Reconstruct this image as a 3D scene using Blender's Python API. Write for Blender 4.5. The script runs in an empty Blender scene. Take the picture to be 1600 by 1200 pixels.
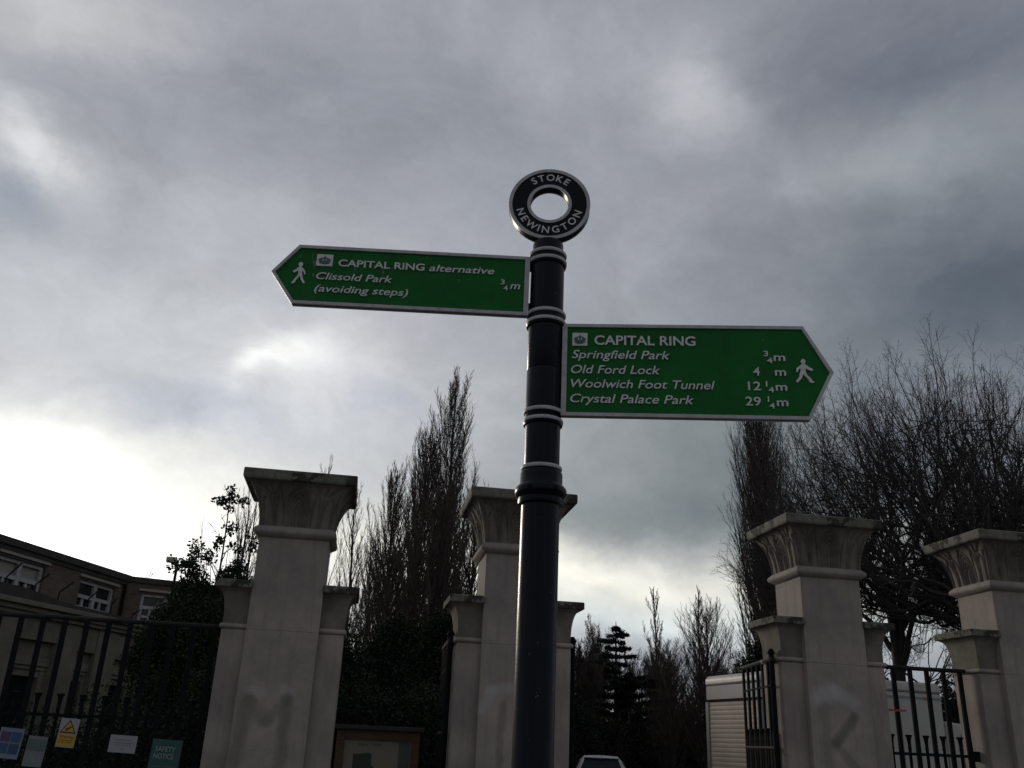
import bpy, math, random
import numpy as np
from mathutils import Vector, Matrix

sc = bpy.context.scene
COL = sc.collection
R = math.radians
W = 1.3                      # width of a pillar's top slab: the unit the gate is laid out in

# ------------------------------------------------------------------ camera
PITCH, ROLL, YAW, FPX = .3772, .0445, .151, 1410.99
cd = bpy.data.cameras.new('camera'); cam = bpy.data.objects.new('camera', cd); COL.objects.link(cam)
f0 = Vector((math.sin(YAW), math.cos(YAW), 0)); r0 = Vector((math.cos(YAW), -math.sin(YAW), 0)); u0 = Vector((0, 0, 1))
fw = f0*math.cos(PITCH) + u0*math.sin(PITCH); up = u0*math.cos(PITCH) - f0*math.sin(PITCH)
rt = r0*math.cos(ROLL) + up*math.sin(ROLL); uu = up*math.cos(ROLL) - r0*math.sin(ROLL)
cam.matrix_world = Matrix(((rt.x, uu.x, -fw.x, 0), (rt.y, uu.y, -fw.y, 0), (rt.z, uu.z, -fw.z, 1.65), (0, 0, 0, 1)))
cd.sensor_width = 36; cd.lens = FPX/1600*36; cd.clip_start = .05; cd.clip_end = 3000
sc.camera = cam
sc.view_settings.view_transform = 'Standard'; sc.view_settings.look = 'None'
sc.view_settings.exposure = 0; sc.view_settings.gamma = 1; sc.view_settings.use_curve_mapping = False
sc.cycles.max_bounces = 4; sc.cycles.diffuse_bounces = 2; sc.cycles.transparent_max_bounces = 8

# ------------------------------------------------------------------ sky
SUN_AZ, SUN_EL = -25.0, 11.0
w = bpy.data.worlds.new('World'); sc.world = w; w.use_nodes = True
NT = w.node_tree; NT.nodes.clear()

class G:
    """small helper to write node graphs"""
    def __init__(s, nt): s.nt = nt
    def n(s, t, **k):
        x = s.nt.nodes.new(t)
        for a, b in k.items(): setattr(x, a, b)
        return x
    def put(s, sock, v):
        if isinstance(v, bpy.types.NodeSocket): s.nt.links.new(v, sock)
        elif v is not None:
            try: sock.default_value = v
            except Exception: sock.default_value = tuple(v) + (1,)
    def m(s, op, a, b=None, c=None, clamp=False):
        x = s.n('ShaderNodeMath', operation=op, use_clamp=clamp)
        for i, v in enumerate((a, b, c)):
            if v is not None: s.put(x.inputs[i], v)
        return x.outputs[0]
    def v(s, op, a, b=None):
        x = s.n('ShaderNodeVectorMath', operation=op)
        s.put(x.inputs[0], a)
        if b is not None: s.put(x.inputs[3] if op == 'SCALE' else x.inputs[1], b)
        return x.outputs[1] if op in ('DOT_PRODUCT', 'LENGTH', 'DISTANCE') else x.outputs[0]
    def noise(s, vec, scale, detail=4, rough=.5, dist=0, col=False):
        x = s.n('ShaderNodeTexNoise'); s.put(x.inputs['Vector'], vec)
        x.inputs['Scale'].default_value = scale; x.inputs['Detail'].default_value = detail
        x.inputs['Roughness'].default_value = rough; x.inputs['Distortion'].default_value = dist
        return x.outputs['Color' if col else 'Fac']
    def mix(s, f, a, b, blend='MIX'):
        x = s.n('ShaderNodeMix', data_type='RGBA', blend_type=blend)
        s.put(x.inputs[0], f); s.put(x.inputs[6], a); s.put(x.inputs[7], b)
        return x.outputs[2]
    def ramp(s, f, a, b, lo=0, hi=1):
        x = s.n('ShaderNodeMapRange'); x.clamp = True
        for i, v in enumerate((f, a, b, lo, hi)): s.put(x.inputs[i], v)
        return x.outputs[0]

g = G(NT)
D0 = g.v('NORMALIZE', g.n('ShaderNodeTexCoord').outputs['Generated'])
# clouds seen in perspective: noise on a plane overhead, used to shred the edges of the cloud banks
sep = g.n('ShaderNodeSeparateXYZ'); g.put(sep.inputs[0], D0)
zz = g.m('ADD', g.m('MAXIMUM', sep.outputs[2], 0), .34)
cmb = g.n('ShaderNodeCombineXYZ')
g.put(cmb.inputs[0], g.m('DIVIDE', sep.outputs[0], zz)); g.put(cmb.inputs[1], g.m('DIVIDE', sep.outputs[1], zz))
plane = cmb.outputs[0]
Ds = g.v('MULTIPLY', D0, (1, 1, 1.5))
wn = g.v('SUBTRACT', g.noise(Ds, 3.2, 7, .55, 0, True), (.5, .5, .5))
wn2 = g.v('SUBTRACT', g.noise(Ds, 11.0, 6, .6, 0, True), (.5, .5, .5))
Dw = g.v('ADD', D0, g.v('ADD', g.v('SCALE', wn, .13), g.v('SCALE', wn2, .05)))
base = g.mix(g.ramp(g.noise(g.v('ADD', Ds, g.v('SCALE', wn, .3)), 2.6, 8, .55), .34, .66), (.255, .272, .312, 1), (.365, .378, .418, 1))
bank = [  # azimuth, elevation, half-width, half-height (radians), tilt, brightness of the cloud bank
(-21.2,9.2,0.19,0.075,-17,(1.9, 1.87, 1.75)), (-15.5,17.0,0.34,0.24,-6,(0.27, 0.275, 0.27)), (-14.0,12.5,0.26,0.07,-10,(0.22, 0.20, 0.13)),
(-5.8,21.8,0.058,0.030,34,(0.34, 0.33, 0.29)), (-8.2,20.1,0.030,0.014,45,(0.24, 0.24, 0.22)), (-3.0,21.5,0.06,0.03,20,(0.14, 0.13, 0.12)),
(-24.0,30.3,0.042,0.022,-25,(0.30, 0.30, 0.28)), (-25.0,38.0,0.11,0.05,20,(0.20, 0.19, 0.17)),
(-24.5,27.8,0.037,0.021,-20,(-0.1, -0.09, -0.07)), (-10.6,37.8,0.187,0.069,5,(-0.05, -0.05, -0.045)),
(22.0,40.0,0.052,0.042,-49,(0.20, 0.20, 0.195)), (26.0,37.1,0.079,0.025,-42,(0.05, 0.05, 0.05)),
(35.1,33.6,0.095,0.035,-4,(0.12, 0.125, 0.12)), (39.9,26.1,0.20,0.10,-23,(-0.15, -0.145, -0.155)),
(38.0,38.5,0.17,0.08,5,(-0.11, -0.11, -0.11)), (21.0,19.0,0.22,0.11,0,(-0.12, -0.112, -0.14)), (13.2,9.6,0.26,0.030,-3,(0.53, 0.50, 0.39)),
(18.5,6.6,0.25,0.026,-2,(0.32, 0.36, 0.33)), (17.4,13.6,0.22,0.035,-2,(-0.12, -0.108, -0.115)),
(1.8,19.0,0.20,0.07,5,(0.17, 0.17, 0.165)), (-12.1,17.2,0.10,0.024,-3,(-0.16, -0.14, -0.09)),
(0.9,20.3,0.063,0.018,-10,(-0.09, -0.085, -0.06)), (-17.4,23.1,0.101,0.035,-14,(0.08, 0.085, 0.085)),
(33.8,9.7,0.173,0.056,-2,(0.22, 0.23, 0.17)), (1.0,11.1,0.274,0.061,-1,(0.24, 0.23, 0.19)),
]
def direction(az, el):
    return Vector((math.sin(R(az))*math.cos(R(el)), math.cos(R(az))*math.cos(R(el)), math.sin(R(el))))
col = base
for az, el, ra, rb, tilt, amp in bank:
    c = direction(az, el); h = Vector((math.cos(R(az)), -math.sin(R(az)), 0)); v = c.cross(h)*-1
    if v.z < 0: v = -v
    t = R(tilt); e1 = h*math.cos(t) + v*math.sin(t); e2 = v*math.cos(t) - h*math.sin(t)
    rel = g.v('SUBTRACT', Dw, tuple(c))
    a = g.v('DOT_PRODUCT', rel, tuple(e1/ra)); b = g.v('DOT_PRODUCT', rel, tuple(e2/rb)); e = g.v('DOT_PRODUCT', rel, tuple(c*1.4))
    q = g.m('MULTIPLY_ADD', a, a, g.m('MULTIPLY_ADD', b, b, g.m('MULTIPLY', e, e)))
    wgt = g.m('POWER', 2.718, g.m('MULTIPLY', q, -1))
    col = g.v('ADD', col, g.v('SCALE', tuple(amp), wgt))
tex = g.m('ADD', g.ramp(g.noise(g.v('ADD', Ds, g.v('SCALE', wn, .5)), 6.5, 10, .66), .30, .70, .89, 1.11), g.ramp(g.noise(Ds, 26, 5, .6), .3, .7, -.018, .018))
# the overcast thickens steadily away from the sun
sd = direction(SUN_AZ, SUN_EL)
tex = g.m('MULTIPLY', tex, g.ramp(g.v('DOT_PRODUCT', D0, tuple(sd)), -.7, .45, .92, 1))
col = g.v('SCALE', col, tex)
col = g.v('MAXIMUM', col, (.05, .05, .055))
sky = g.n('ShaderNodeTexSky', sky_type='NISHITA'); sky.sun_disc = False
sky.sun_elevation = R(SUN_EL); sky.sun_rotation = R(SUN_AZ)
skyb = g.v('MINIMUM', sky.outputs[0], (6, 6, 6))
cover = g.ramp(g.noise(plane, 1.3, 4, .5), .25, .6, .93, .985)
final = g.mix(cover, skyb, g.v('SCALE', col, 10))
bg = g.n('ShaderNodeBackground'); g.put(bg.inputs[0], final); bg.inputs[1].default_value = .1
out = g.n('ShaderNodeOutputWorld'); NT.links.new(bg.outputs[0], out.inputs[0])
w.cycles.sampling_method = 'MANUAL'; w.cycles.sample_map_resolution = 1024

ld = bpy.data.lights.new('sun', 'SUN'); ld.energy = 1.5; ld.angle = R(14); ld.color = (1, .9, .76)
sun = bpy.data.objects.new('sun', ld); COL.objects.link(sun)
sun.rotation_mode = 'QUATERNION'; sun.rotation_quaternion = direction(SUN_AZ, SUN_EL).to_track_quat('Z', 'Y')

# ------------------------------------------------------------------ materials
MATS = {}
def mat(name, c1, c2=None, scale=4, rough=.8, bump=.0, metal=0, stretch=(1, 1, 1), detail=6, spec=.5, lo=.35, hi=.65, bscale=None, world=False, extra=None):
    m = bpy.data.materials.new(name); m.use_nodes = True; nt = m.node_tree; h = G(nt)
    b = nt.nodes['Principled BSDF']; b.inputs['Roughness'].default_value = rough; b.inputs['Metallic'].default_value = metal
    b.inputs['Specular IOR Level'].default_value = spec
    co = h.n('ShaderNodeNewGeometry').outputs['Position'] if world else h.n('ShaderNodeTexCoord').outputs['Object']
    vec = h.v('MULTIPLY', co, stretch)
    c = tuple(c1) + (1,)
    if c2 is not None:
        c = h.mix(h.ramp(h.noise(vec, scale, detail, .6), lo, hi), tuple(c1) + (1,), tuple(c2) + (1,))
    if extra: c = extra(h, co, c, b)
    h.put(b.inputs['Base Color'], c)
    if bump:
        bn = h.n('ShaderNodeBump'); bn.inputs['Strength'].default_value = bump; bn.inputs['Distance'].default_value = .02
        h.put(bn.inputs['Height'], h.noise(vec, bscale or scale*6, 6, .65)); nt.links.new(bn.outputs[0], b.inputs['Normal'])
    MATS[name] = m
    return m

def weather(h, co, c, b):
    # rain streaks, soot and a little green growth, broad patches first
    st = h.ramp(h.noise(h.v('MULTIPLY', co, (7, 7, .5)), 1.6, 5, .6), .5, .78, 0, .42)
    c = h.mix(st, c, (.105, .10, .088, 1))
    gr = h.ramp(h.noise(h.v('MULTIPLY', co, (1.2, 1.2, .8)), 1.3, 4, .6), .54, .78, 0, .5)
    c = h.mix(gr, c, (.12, .125, .09, 1))
    sp = h.ramp(h.noise(co, 30, 3, .6), .66, .72, 0, .35)
    return h.mix(sp, c, (.09, .085, .075, 1))

def smear(segs):
    """faded marker strokes left on the wall: (x0,z0,x1,z1,radius,colour,strength)"""
    def fn(h, co, c, b):
        c = weather(h, co, c, b)
        s = h.n('ShaderNodeSeparateXYZ'); h.put(s.inputs[0], co)
        wob = h.v('SCALE', h.v('SUBTRACT', h.noise(co, 7, 4, .6, 0, True), (.5, .5, .5)), .09)
        cb = h.n('ShaderNodeCombineXYZ'); h.put(cb.inputs[0], s.outputs[0]); h.put(cb.inputs[1], s.outputs[2])
        p = h.v('ADD', cb.outputs[0], h.v('MULTIPLY', wob, (1, 1, 0)))
        fr = h.ramp(s.outputs[1], -.2, -.25, 0, 1)
        for x0, z0, x1, z1, rad, colr, k in segs:
            a = Vector((x0, z0, 0)); d = Vector((x1-x0, z1-z0, 0)); L2 = max(d.length_squared, 1e-6)
            pa = h.v('SUBTRACT', p, tuple(a))
            t = h.m('MULTIPLY', h.v('DOT_PRODUCT', pa, tuple(d)), 1/L2, clamp=True)
            dist = h.v('DISTANCE', pa, h.v('SCALE', tuple(d), t))
            f = h.m('MULTIPLY', h.ramp(dist, rad, rad*.35, 0, k), fr)
            c = h.mix(f, c, tuple(colr) + (1,))
        return c
    return fn

ST1, ST2 = (.34, .29, .255), (.21, .185, .165)
stone = mat('stone', ST1, ST2, 1.5, .9, .35, extra=weather, bscale=60)
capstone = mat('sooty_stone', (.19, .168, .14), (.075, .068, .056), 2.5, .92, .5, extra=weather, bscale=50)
def mossy(h, co, c, b):
    sp = h.ramp(h.noise(h.v('MULTIPLY', co, (1, 1, .7)), 6, 4, .65), .5, .56)
    return h.mix(h.m('MULTIPLY', sp, .9), c, (.02, .02, .016, 1))
slabm = mat('mossy_stone', (.17, .158, .135), (.09, .092, .07), 5, .95, .6, extra=mossy, bscale=45)
iron = mat('black_iron', (.008, .009, .010), (.014, .014, .015), 20, .75, .15, spec=.03)
railpaint = mat('grey_black_iron', (.016, .017, .019), (.028, .027, .026), 14, .7, .1, spec=.08)
def worn(h, co, c, b):
    f = h.ramp(h.noise(co, 55, 3, .7), .722, .735)
    return h.mix(f, c, (.22, .2, .18, 1))
polem = mat('black_gloss_paint', (.0025, .003, .006), (.0035, .004, .008), 8, .28, .05, spec=.14, extra=worn, bscale=14)
silver = mat('silver_paint', (.44, .44, .45), (.33, .33, .33), 25, .5, .12, extra=lambda h, co, c, b: h.mix(h.ramp(h.noise(co, 30, 4, .7), .6, .72, 0, .5), c, (.10, .10, .085, 1)))
lettm = mat('pale_paint', (.62, .63, .61), (.50, .50, .49), 45, .5)
greenm = mat('green_paint', (.005, .125, .018), (.004, .090, .014), 6, .45, .04, spec=.14, extra=lambda h, co, c, b: h.mix(h.ramp(h.noise(h.v('MULTIPLY', co, (2, 2, .4)), 9, 4, .6), .5, .75, 0, .45), h.mix(h.ramp(h.noise(h.v('MULTIPLY', co, (1, 1, .35)), 34, 3, .6), .70, .715, 0, .7), c, (.16, .17, .14, 1)), (.010, .05, .014, 1)))
fingerblack = mat('black_edge_paint', (.012, .012, .014), None, 8, .5)
emblemd = mat('dark_green_print', (.03, .10, .075), None, 8, .6)
bark = mat('bark', (.050, .042, .036), (.028, .024, .021), 6, .95, .3, world=True)
twigm = mat('twig_bark', (.055, .046, .042), (.034, .028, .027), 3, .95, world=True)
popm = mat('poplar_twigs', (.072, .056, .046), (.045, .035, .030), 2, .95, world=True)
def leafmat(name, a, b):
    return mat(name, a, b, 1.6, .8, world=True, spec=.18, lo=.3, hi=.7)
leafd = leafmat('evergreen_leaf', (.009, .014, .009), (.018, .027, .013))
leafh = leafmat('holly_leaf', (.014, .024, .011), (.032, .048, .018))
leafc = leafmat('conifer_needle', (.014, .021, .017), (.024, .034, .024))
asphalt = mat('asphalt', (.045, .045, .047), (.065, .063, .06), 1, .9, .3, bscale=80, world=True)
earth = mat('earth', (.035, .032, .022), (.045, .055, .025), .7, .95, .4, bscale=20, world=True)
paving = mat('paving', (.20, .19, .18), (.15, .145, .135), 1, .9, .3, bscale=50, world=True)
whitep = mat('white_window_paint', (.38, .37, .36), (.28, .275, .27), 6, .6)
glassd = mat('window_glass', (.012, .014, .016), (.022, .024, .026), 2, .15, spec=.35)
coping = mat('dark_coping', (.05, .045, .04), (.03, .028, .025), 4, .9)
lodgest = mat('lodge_stone', (.20, .185, .15), (.13, .12, .095), 2, .92, .3, extra=weather, bscale=40)
def brickmat():
    m = bpy.data.materials.new('brown_brick'); m.use_nodes = True; h = G(m.node_tree); b = m.node_tree.nodes['Principled BSDF']
    uv = h.n('ShaderNodeUVMap').outputs[0]
    br = h.n('ShaderNodeTexBrick'); h.put(br.inputs['Vector'], uv)
    br.inputs['Color1'].default_value = (.082, .064, .054, 1); br.inputs['Color2'].default_value = (.135, .103, .084, 1)
    br.inputs['Mortar'].default_value = (.13, .115, .095, 1); br.inputs['Scale'].default_value = 1
    br.inputs['Brick Width'].default_value = .225; br.inputs['Row Height'].default_value = .075; br.inputs['Mortar Size'].default_value = .006
    c = h.mix(h.ramp(h.noise(uv, .8, 5, .6), .35, .7, .15, .8), br.outputs[0], h.mix(.5, br.outputs[0], (.05, .038, .028, 1)))
    h.put(b.inputs['Base Color'], c); b.inputs['Roughness'].default_value = .95
    bn = h.n('ShaderNodeBump'); bn.inputs['Strength'].default_value = .5; bn.inputs['Distance'].default_value = .01; bn.invert = True
    h.put(bn.inputs['Height'], br.outputs['Fac']); m.node_tree.links.new(bn.outputs[0], b.inputs['Normal'])
    return m
brick = brickmat()
truckm = mat('cream_truck_paint', (.40, .385, .35), (.34, .325, .29), 1.2, .5)
shutm = mat('beige_shutter', (.37, .29, .225), (.31, .245, .19), 2, .6)
truckg = mat('grey_truck_panel', (.20, .20, .205), (.16, .16, .165), 2, .5)
truckw = mat('white_truck_cap', (.44, .41, .38), (.34, .31, .285), 3, .45)
trim = mat('grey_green_trim', (.13, .15, .13), None, 3, .5)
redm = mat('red_plastic', (.35, .02, .015), None, 3, .4)
rubber = mat('rubber', (.02, .02, .02), None, 3, .8)
carm = mat('silver_car_paint', (.50, .51, .52), None, 3, .25, metal=.3)
wood = mat('brown_wood', (.11, .055, .022), (.07, .034, .014), 3, .6, .2, stretch=(1, 1, 12))
def flat(name, c, rough=.6): return MATS.get(name) or mat(name, c, None, 3, rough)

carglass = mat('car_glass', (.010, .014, .016), (.018, .024, .027), 2, .35, spec=.06)
# ------------------------------------------------------------------ mesh helpers
ROOT = {}
class MB:
    def __init__(s, T=None): s.v = []; s.f = []; s.T = T; s.uv = []
    def add(s, vs, fs):
        n = len(s.v)
        for p in vs:
            s.uv.append((p[0], p[2])); q = s.T(p) if s.T else p
            s.v.append((q[0], q[1], q[2]))
        s.f += [tuple(n+i for i in f) for f in fs]
        return s
    def box(s, x0, x1, y0, y1, z0, z1):
        return s.add([(x0,y0,z0),(x1,y0,z0),(x1,y1,z0),(x0,y1,z0),(x0,y0,z1),(x1,y0,z1),(x1,y1,z1),(x0,y1,z1)],
                     [(0,3,2,1),(4,5,6,7),(0,1,5,4),(1,2,6,5),(2,3,7,6),(3,0,4,7)])
    def prism(s, pts, y0, y1):          # outline in x,z pushed through y
        n = len(pts)
        vs = [(x, y0, z) for x, z in pts] + [(x, y1, z) for x, z in pts]
        fs = [tuple(range(n)), tuple(range(2*n-1, n-1, -1))] + [((i+1) % n, i, i+n, (i+1) % n+n) for i in range(n)]
        return s.add(vs, fs)
    def rim(s, pa, pb, y0, y1):         # frame between two outlines of equal count
        n = len(pa)
        vs = [(x, y0, z) for x, z in pa] + [(x, y0, z) for x, z in pb] + [(x, y1, z) for x, z in pa] + [(x, y1, z) for x, z in pb]
        fs = []
        for i in range(n):
            j = (i+1) % n
            fs += [(i, j, n+j, n+i), (2*n+j, 2*n+i, 3*n+i, 3*n+j), (j, i, 2*n+i, 2*n+j), (n+i, n+j, 3*n+j, 3*n+i)]
        return s.add(vs, fs)
    def lathe(s, prof, n=32, c=(0, 0)):
        m = len(prof); vs = []
        for r, z in prof:
            for k in range(n):
                a = 2*math.pi*k/n; vs.append((c[0]+r*math.cos(a), c[1]+r*math.sin(a), z))
        fs = [(i*n+k, i*n+(k+1) % n, (i+1)*n+(k+1) % n, (i+1)*n+k) for i in range(m-1) for k in range(n)]
        fs += [tuple(range(n-1, -1, -1)), tuple((m-1)*n+k for k in range(n))]
        return s.add(vs, fs)
    def square(s, prof, ex=0, c=(0, 0)):   # square 'lathe': half width hx, half depth hx+ex
        m = len(prof); vs = []
        for r, z in prof:
            q = r+ex
            vs += [(c[0]-r, c[1]-q, z), (c[0]+r, c[1]-q, z), (c[0]+r, c[1]+q, z), (c[0]-r, c[1]+q, z)]
        fs = [(i*4+k, i*4+(k+1) % 4, (i+1)*4+(k+1) % 4, (i+1)*4+k) for i in range(m-1) for k in range(4)]
        fs += [(3, 2, 1, 0), tuple((m-1)*4+k for k in range(4))]
        return s.add(vs, fs)
    def bar(s, a, b, r, n=6, r2=None):
        a = Vector(a); b = Vector(b); d = (b-a).normalized(); r2 = r if r2 is None else r2
        p = d.cross(Vector((0, 0, 1))) if abs(d.z) < .9 else d.cross(Vector((1, 0, 0)))
        p.normalize(); q = d.cross(p)
        vs = [a+(p*math.cos(2*math.pi*k/n)+q*math.sin(2*math.pi*k/n))*r for k in range(n)]
        vs += [b+(p*math.cos(2*math.pi*k/n)+q*math.sin(2*math.pi*k/n))*r2 for k in range(n)]
        fs = [(k, (k+1) % n, n+(k+1) % n, n+k) for k in range(n)] + [tuple(range(n-1, -1, -1)), tuple(range(n, 2*n))]
        return s.add([tuple(x) for x in vs], fs)
    def mesh(s, name, m, off=(0, 0, 0), smooth=False, uv=False):
        me = bpy.data.meshes.new(name)
        me.from_pydata([(a-off[0], b-off[1], c-off[2]) for a, b, c in s.v], [], s.f)
        if uv:
            l = me.uv_layers.new(name='UVMap'); li = np.empty(len(me.loops), int); me.loops.foreach_get('vertex_index', li)
            l.data.foreach_set('uv', np.array(s.uv)[li].ravel())
        me.materials.append(m); me.validate(); me.update()
        if smooth: me.polygons.foreach_set('use_smooth', [True]*len(me.polygons)); me.set_sharp_from_angle(angle=R(40))
        return me
    def build(s, name, m, parent=None, smooth=False, bevel=0, uv=False):
        off = ROOT.get(parent.name, (0, 0, 0)) if parent else (0, 0, 0)
        me = s.mesh(name, m, off, smooth, uv)
        return place(name, me, parent, bevel)
def place(name, me, parent=None, bevel=0):
    o = bpy.data.objects.new(name, me); COL.objects.link(o)
    if parent: o.parent = parent; ROOT[o.name] = ROOT.get(parent.name, (0, 0, 0))
    if bevel:
        b = o.modifiers.new('bevel', 'BEVEL'); b.width = bevel; b.segments = 2; b.limit_method = 'ANGLE'; b.angle_limit = R(35)
    return o
def thing(name, label, cat, loc=(0, 0, 0), group=None):
    o = bpy.data.objects.new(name, None); COL.objects.link(o); o.location = loc; o.empty_display_size = .1
    ROOT[o.name] = tuple(loc); return tag(o, label, cat, group)
def tag(o, label, cat, group=None):
    o['label'] = label; o['category'] = cat
    if group: o['group'] = group
    return o
def kind(o, k): o['kind'] = k; return o
def local_T(O, d, z=0):
    l = math.hypot(*d); dx, dy = d[0]/l, d[1]/l
    return lambda p: (O[0]+p[0]*dx-p[1]*dy, O[1]+p[0]*dy+p[1]*dx, z+p[2])
def copy_tree(o, parent=None):
    c = o.copy(); COL.objects.link(c)
    if parent: c.parent = parent
    ROOT[c.name] = ROOT.get(parent.name, (0, 0, 0)) if parent else tuple(c.location)
    for ch in list(o.children): copy_tree(ch, c)
    return c

def text_mesh(s, u0, u1, z, cap, shear=0, bold=.006, ext=.002, mid=None):
    """raised letters fitted between u0 and u1 on baseline z, local x,z; front towards -y"""
    cu = bpy.data.curves.new('t', 'FONT'); cu.body = s; cu.shear = shear; cu.offset = bold; cu.resolution_u = 4
    cu.extrude = .5; o = bpy.data.objects.new('t', cu); COL.objects.link(o)
    me = bpy.data.meshes.new_from_object(o); bpy.data.objects.remove(o); bpy.data.curves.remove(cu)
    n = len(me.vertices); a = np.empty(n*3); me.vertices.foreach_get('co', a); a = a.reshape(-1, 3)
    fs = [tuple(p.vertices) for p in me.polygons]; bpy.data.meshes.remove(me)
    x0, x1 = a[:, 0].min(), a[:, 0].max(); sy = cap/.70
    sx = (u1-u0)/(x1-x0) if u1 is not None else sy
    m = MB()
    X = u0+(a[:, 0]-x0)*sx if u0 is not None else (a[:, 0]-(x0+x1)/2)*sx
    return [(float(x), float(-c*2*ext-ext), float(z+y*sy)) for x, (_, y, c) in zip(X, a)], fs

# ------------------------------------------------------------------ ground
def strip(name, mt, x0, x1, y0, y1, z, th=None):
    m = MB()
    if th: m.box(x0, x1, y0, y1, z-th, z)
    else: m.add([(x0,y0,z),(x1,y0,z),(x1,y1,z),(x0,y1,z)], [(0,1,2,3)])
    return kind(m.build(name, mt), 'structure')
strip('ground', earth, -900, 900, -300, 1500, 0)
strip('forecourt_paving', paving, -30, 30, -1, 13.2, .004)
strip('driveway', asphalt, 2.2, 16, 13.2, 60, .006)
strip('road', asphalt, -60, 60, -9, -1.15, .006)
strip('kerb', paving, -60, 60, -1.15, -1.0, .12, .12)

# ------------------------------------------------------------------ gate pillars
ZT = 2.1763*W+1.65; EX = -.029*W
D = 8.0246*W; YC = D+.4709*W
XA, XB, XC, XD = [W*k for k in (-.6463, 1.3892, 4.4515, 6.487)]
zslab = ZT-.097*W; zring = ZT-.5516*W
def cavetto(a0, a1, t): return a0+(a1-a0)*(1-math.sqrt(max(0, 1-(t**1.25)**2)))*.55+(a1-a0)*.45*t**1.6
def carved_capital(a0, a1, z0, z1, ex, curves, nu=96, nv=44, depth=.022):
    """flaring bell with lotus and palm lines cut into all four faces"""
    segs = []
    for c in curves:
        for (p, q) in zip(c[:-1], c[1:]): segs.append((*p, *q))
    H = z1-z0; am = (a0+a1)/2
    U, V = np.meshgrid(np.linspace(-1, 1, nu), np.linspace(0, 1, nv))
    P = np.stack([U*am, V*H], -1); best = np.full(U.shape, 9.)
    for x0, y0, x1, y1 in segs:
        A = np.array([x0*am, y0*H]); B = np.array([x1*am, y1*H]); d = B-A; t = np.clip(((P-A)@d)/(d@d+1e-9), 0, 1)
        best = np.minimum(best, np.linalg.norm(P-(A+t[..., None]*d), axis=-1))
    cut = depth*np.exp(-(best/.0125)**2); cut[:, 0] = cut[:, -1] = 0; cut[0] = cut[-1] = 0
    m = MB()
    for k in range(4):
        ang = k*math.pi/2; ca, sa = math.cos(ang), math.sin(ang); vs = []
        for i in range(nv):
            t = V[i, 0]; r = cavetto(a0, a1, t)
            for j in range(nu):
                if k % 2 == 0: x, y = U[i, j]*r, -(r+ex)+cut[i, j]
                else: x, y = U[i, j]*(r+ex), -r+cut[i, j]
                vs.append((x*ca-y*sa, x*sa+y*ca, z0+t*H))
        fs = [(i*nu+j, i*nu+j+1, (i+1)*nu+j+1, (i+1)*nu+j) for i in range(nv-1) for j in range(nu-1)]
        m.add(vs, fs)
    return m
curves = []
for k in range(1, 6):                        # nested pointed buds in the middle of a face
    ww, hh = .055*k, .34+.115*k
    if hh > .93: hh = .93
    c = [(-ww, 0)] + [(-ww*(1-(i/8)**2.4), hh*(.45+.55*i/8)) for i in range(9)] + [(ww*(1-((8-i)/8)**2.4), hh*(.45+.55*(8-i)/8)) for i in range(9)] + [(ww, 0)]
    curves.append(c)
for sgn in (-1, 1):
    for cx, sc_ in ((.60, 1), (.93, .8)):    # splayed fronds
        for k, off in enumerate((-.05, 0, .05)):
            c = [(sgn*(cx+off*.7), .02), (sgn*(cx+off), .35), (sgn*(cx+off*1.6), .58), (sgn*(cx+off*3.2), .76*sc_+.08), (sgn*(cx+off*5), .9*sc_+.04)]
            curves.append([(max(-.985, min(.985, a)), b) for a, b in c])
    curves.append([(sgn*.40, .98), (sgn*.47, .8), (sgn*.6, .72), (sgn*.72, .8), (sgn*.80, .98)])
    curves.append([(sgn*.36, .05), (sgn*.37, .5), (sgn*.42, .8)])
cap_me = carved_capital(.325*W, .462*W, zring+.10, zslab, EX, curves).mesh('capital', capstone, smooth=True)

def wing(side, parent):
    cx = side*(.3053+.1075)*W                # pier beside the shaft; outer edge at .52 W
    x0, x1 = sorted((side*.300*W, side*.5203*W))
    HD = .205*W; zr = ZT-1.3683*W; zs = ZT-.9622*W
    o = MB().box(x0, x1, -HD, HD, 0, zr).build('wing_pier', stone, parent, bevel=.012)
    s_ = side
    def prof(pairs):                          # stack of rectangles: outer half width and half depth grow together
        m = MB(); vs = []
        for e, z in pairs:
            xa, xb = sorted((s_*.300*W, s_*(.5203*W+e))); vs += [(xa, -HD-e, z), (xb, -HD-e, z), (xb, HD+e, z), (xa, HD+e, z)]
        n = len(pairs)
        fs = [(i*4+k, i*4+(k+1) % 4, (i+1)*4+(k+1) % 4, (i+1)*4+k) for i in range(n-1) for k in range(4)] + [(3, 2, 1, 0), tuple((n-1)*4+k for k in range(4))]
        return m.add(vs, fs)
    prof([(0, zr+.001), (.012, zr+.006), (.024, zr+.02), (.026, zr+.035), (.018, zr+.05), (.004, zr+.058)]).build('wing_moulding', stone, o, smooth=True)
    H = zs-.085-zr-.058
    prof([(-.004+.105*(1-math.sqrt(1-(i/14)**2.6)), zr+.059+H*i/14) for i in range(15)]).build('wing_capital', capstone, o, smooth=True)
    prof([(.122, zs-.085), (.128, zs-.08), (.128, zs-.01), (.12, zs)]).build('wing_slab', slabm, o, bevel=.008)
    return o
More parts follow.
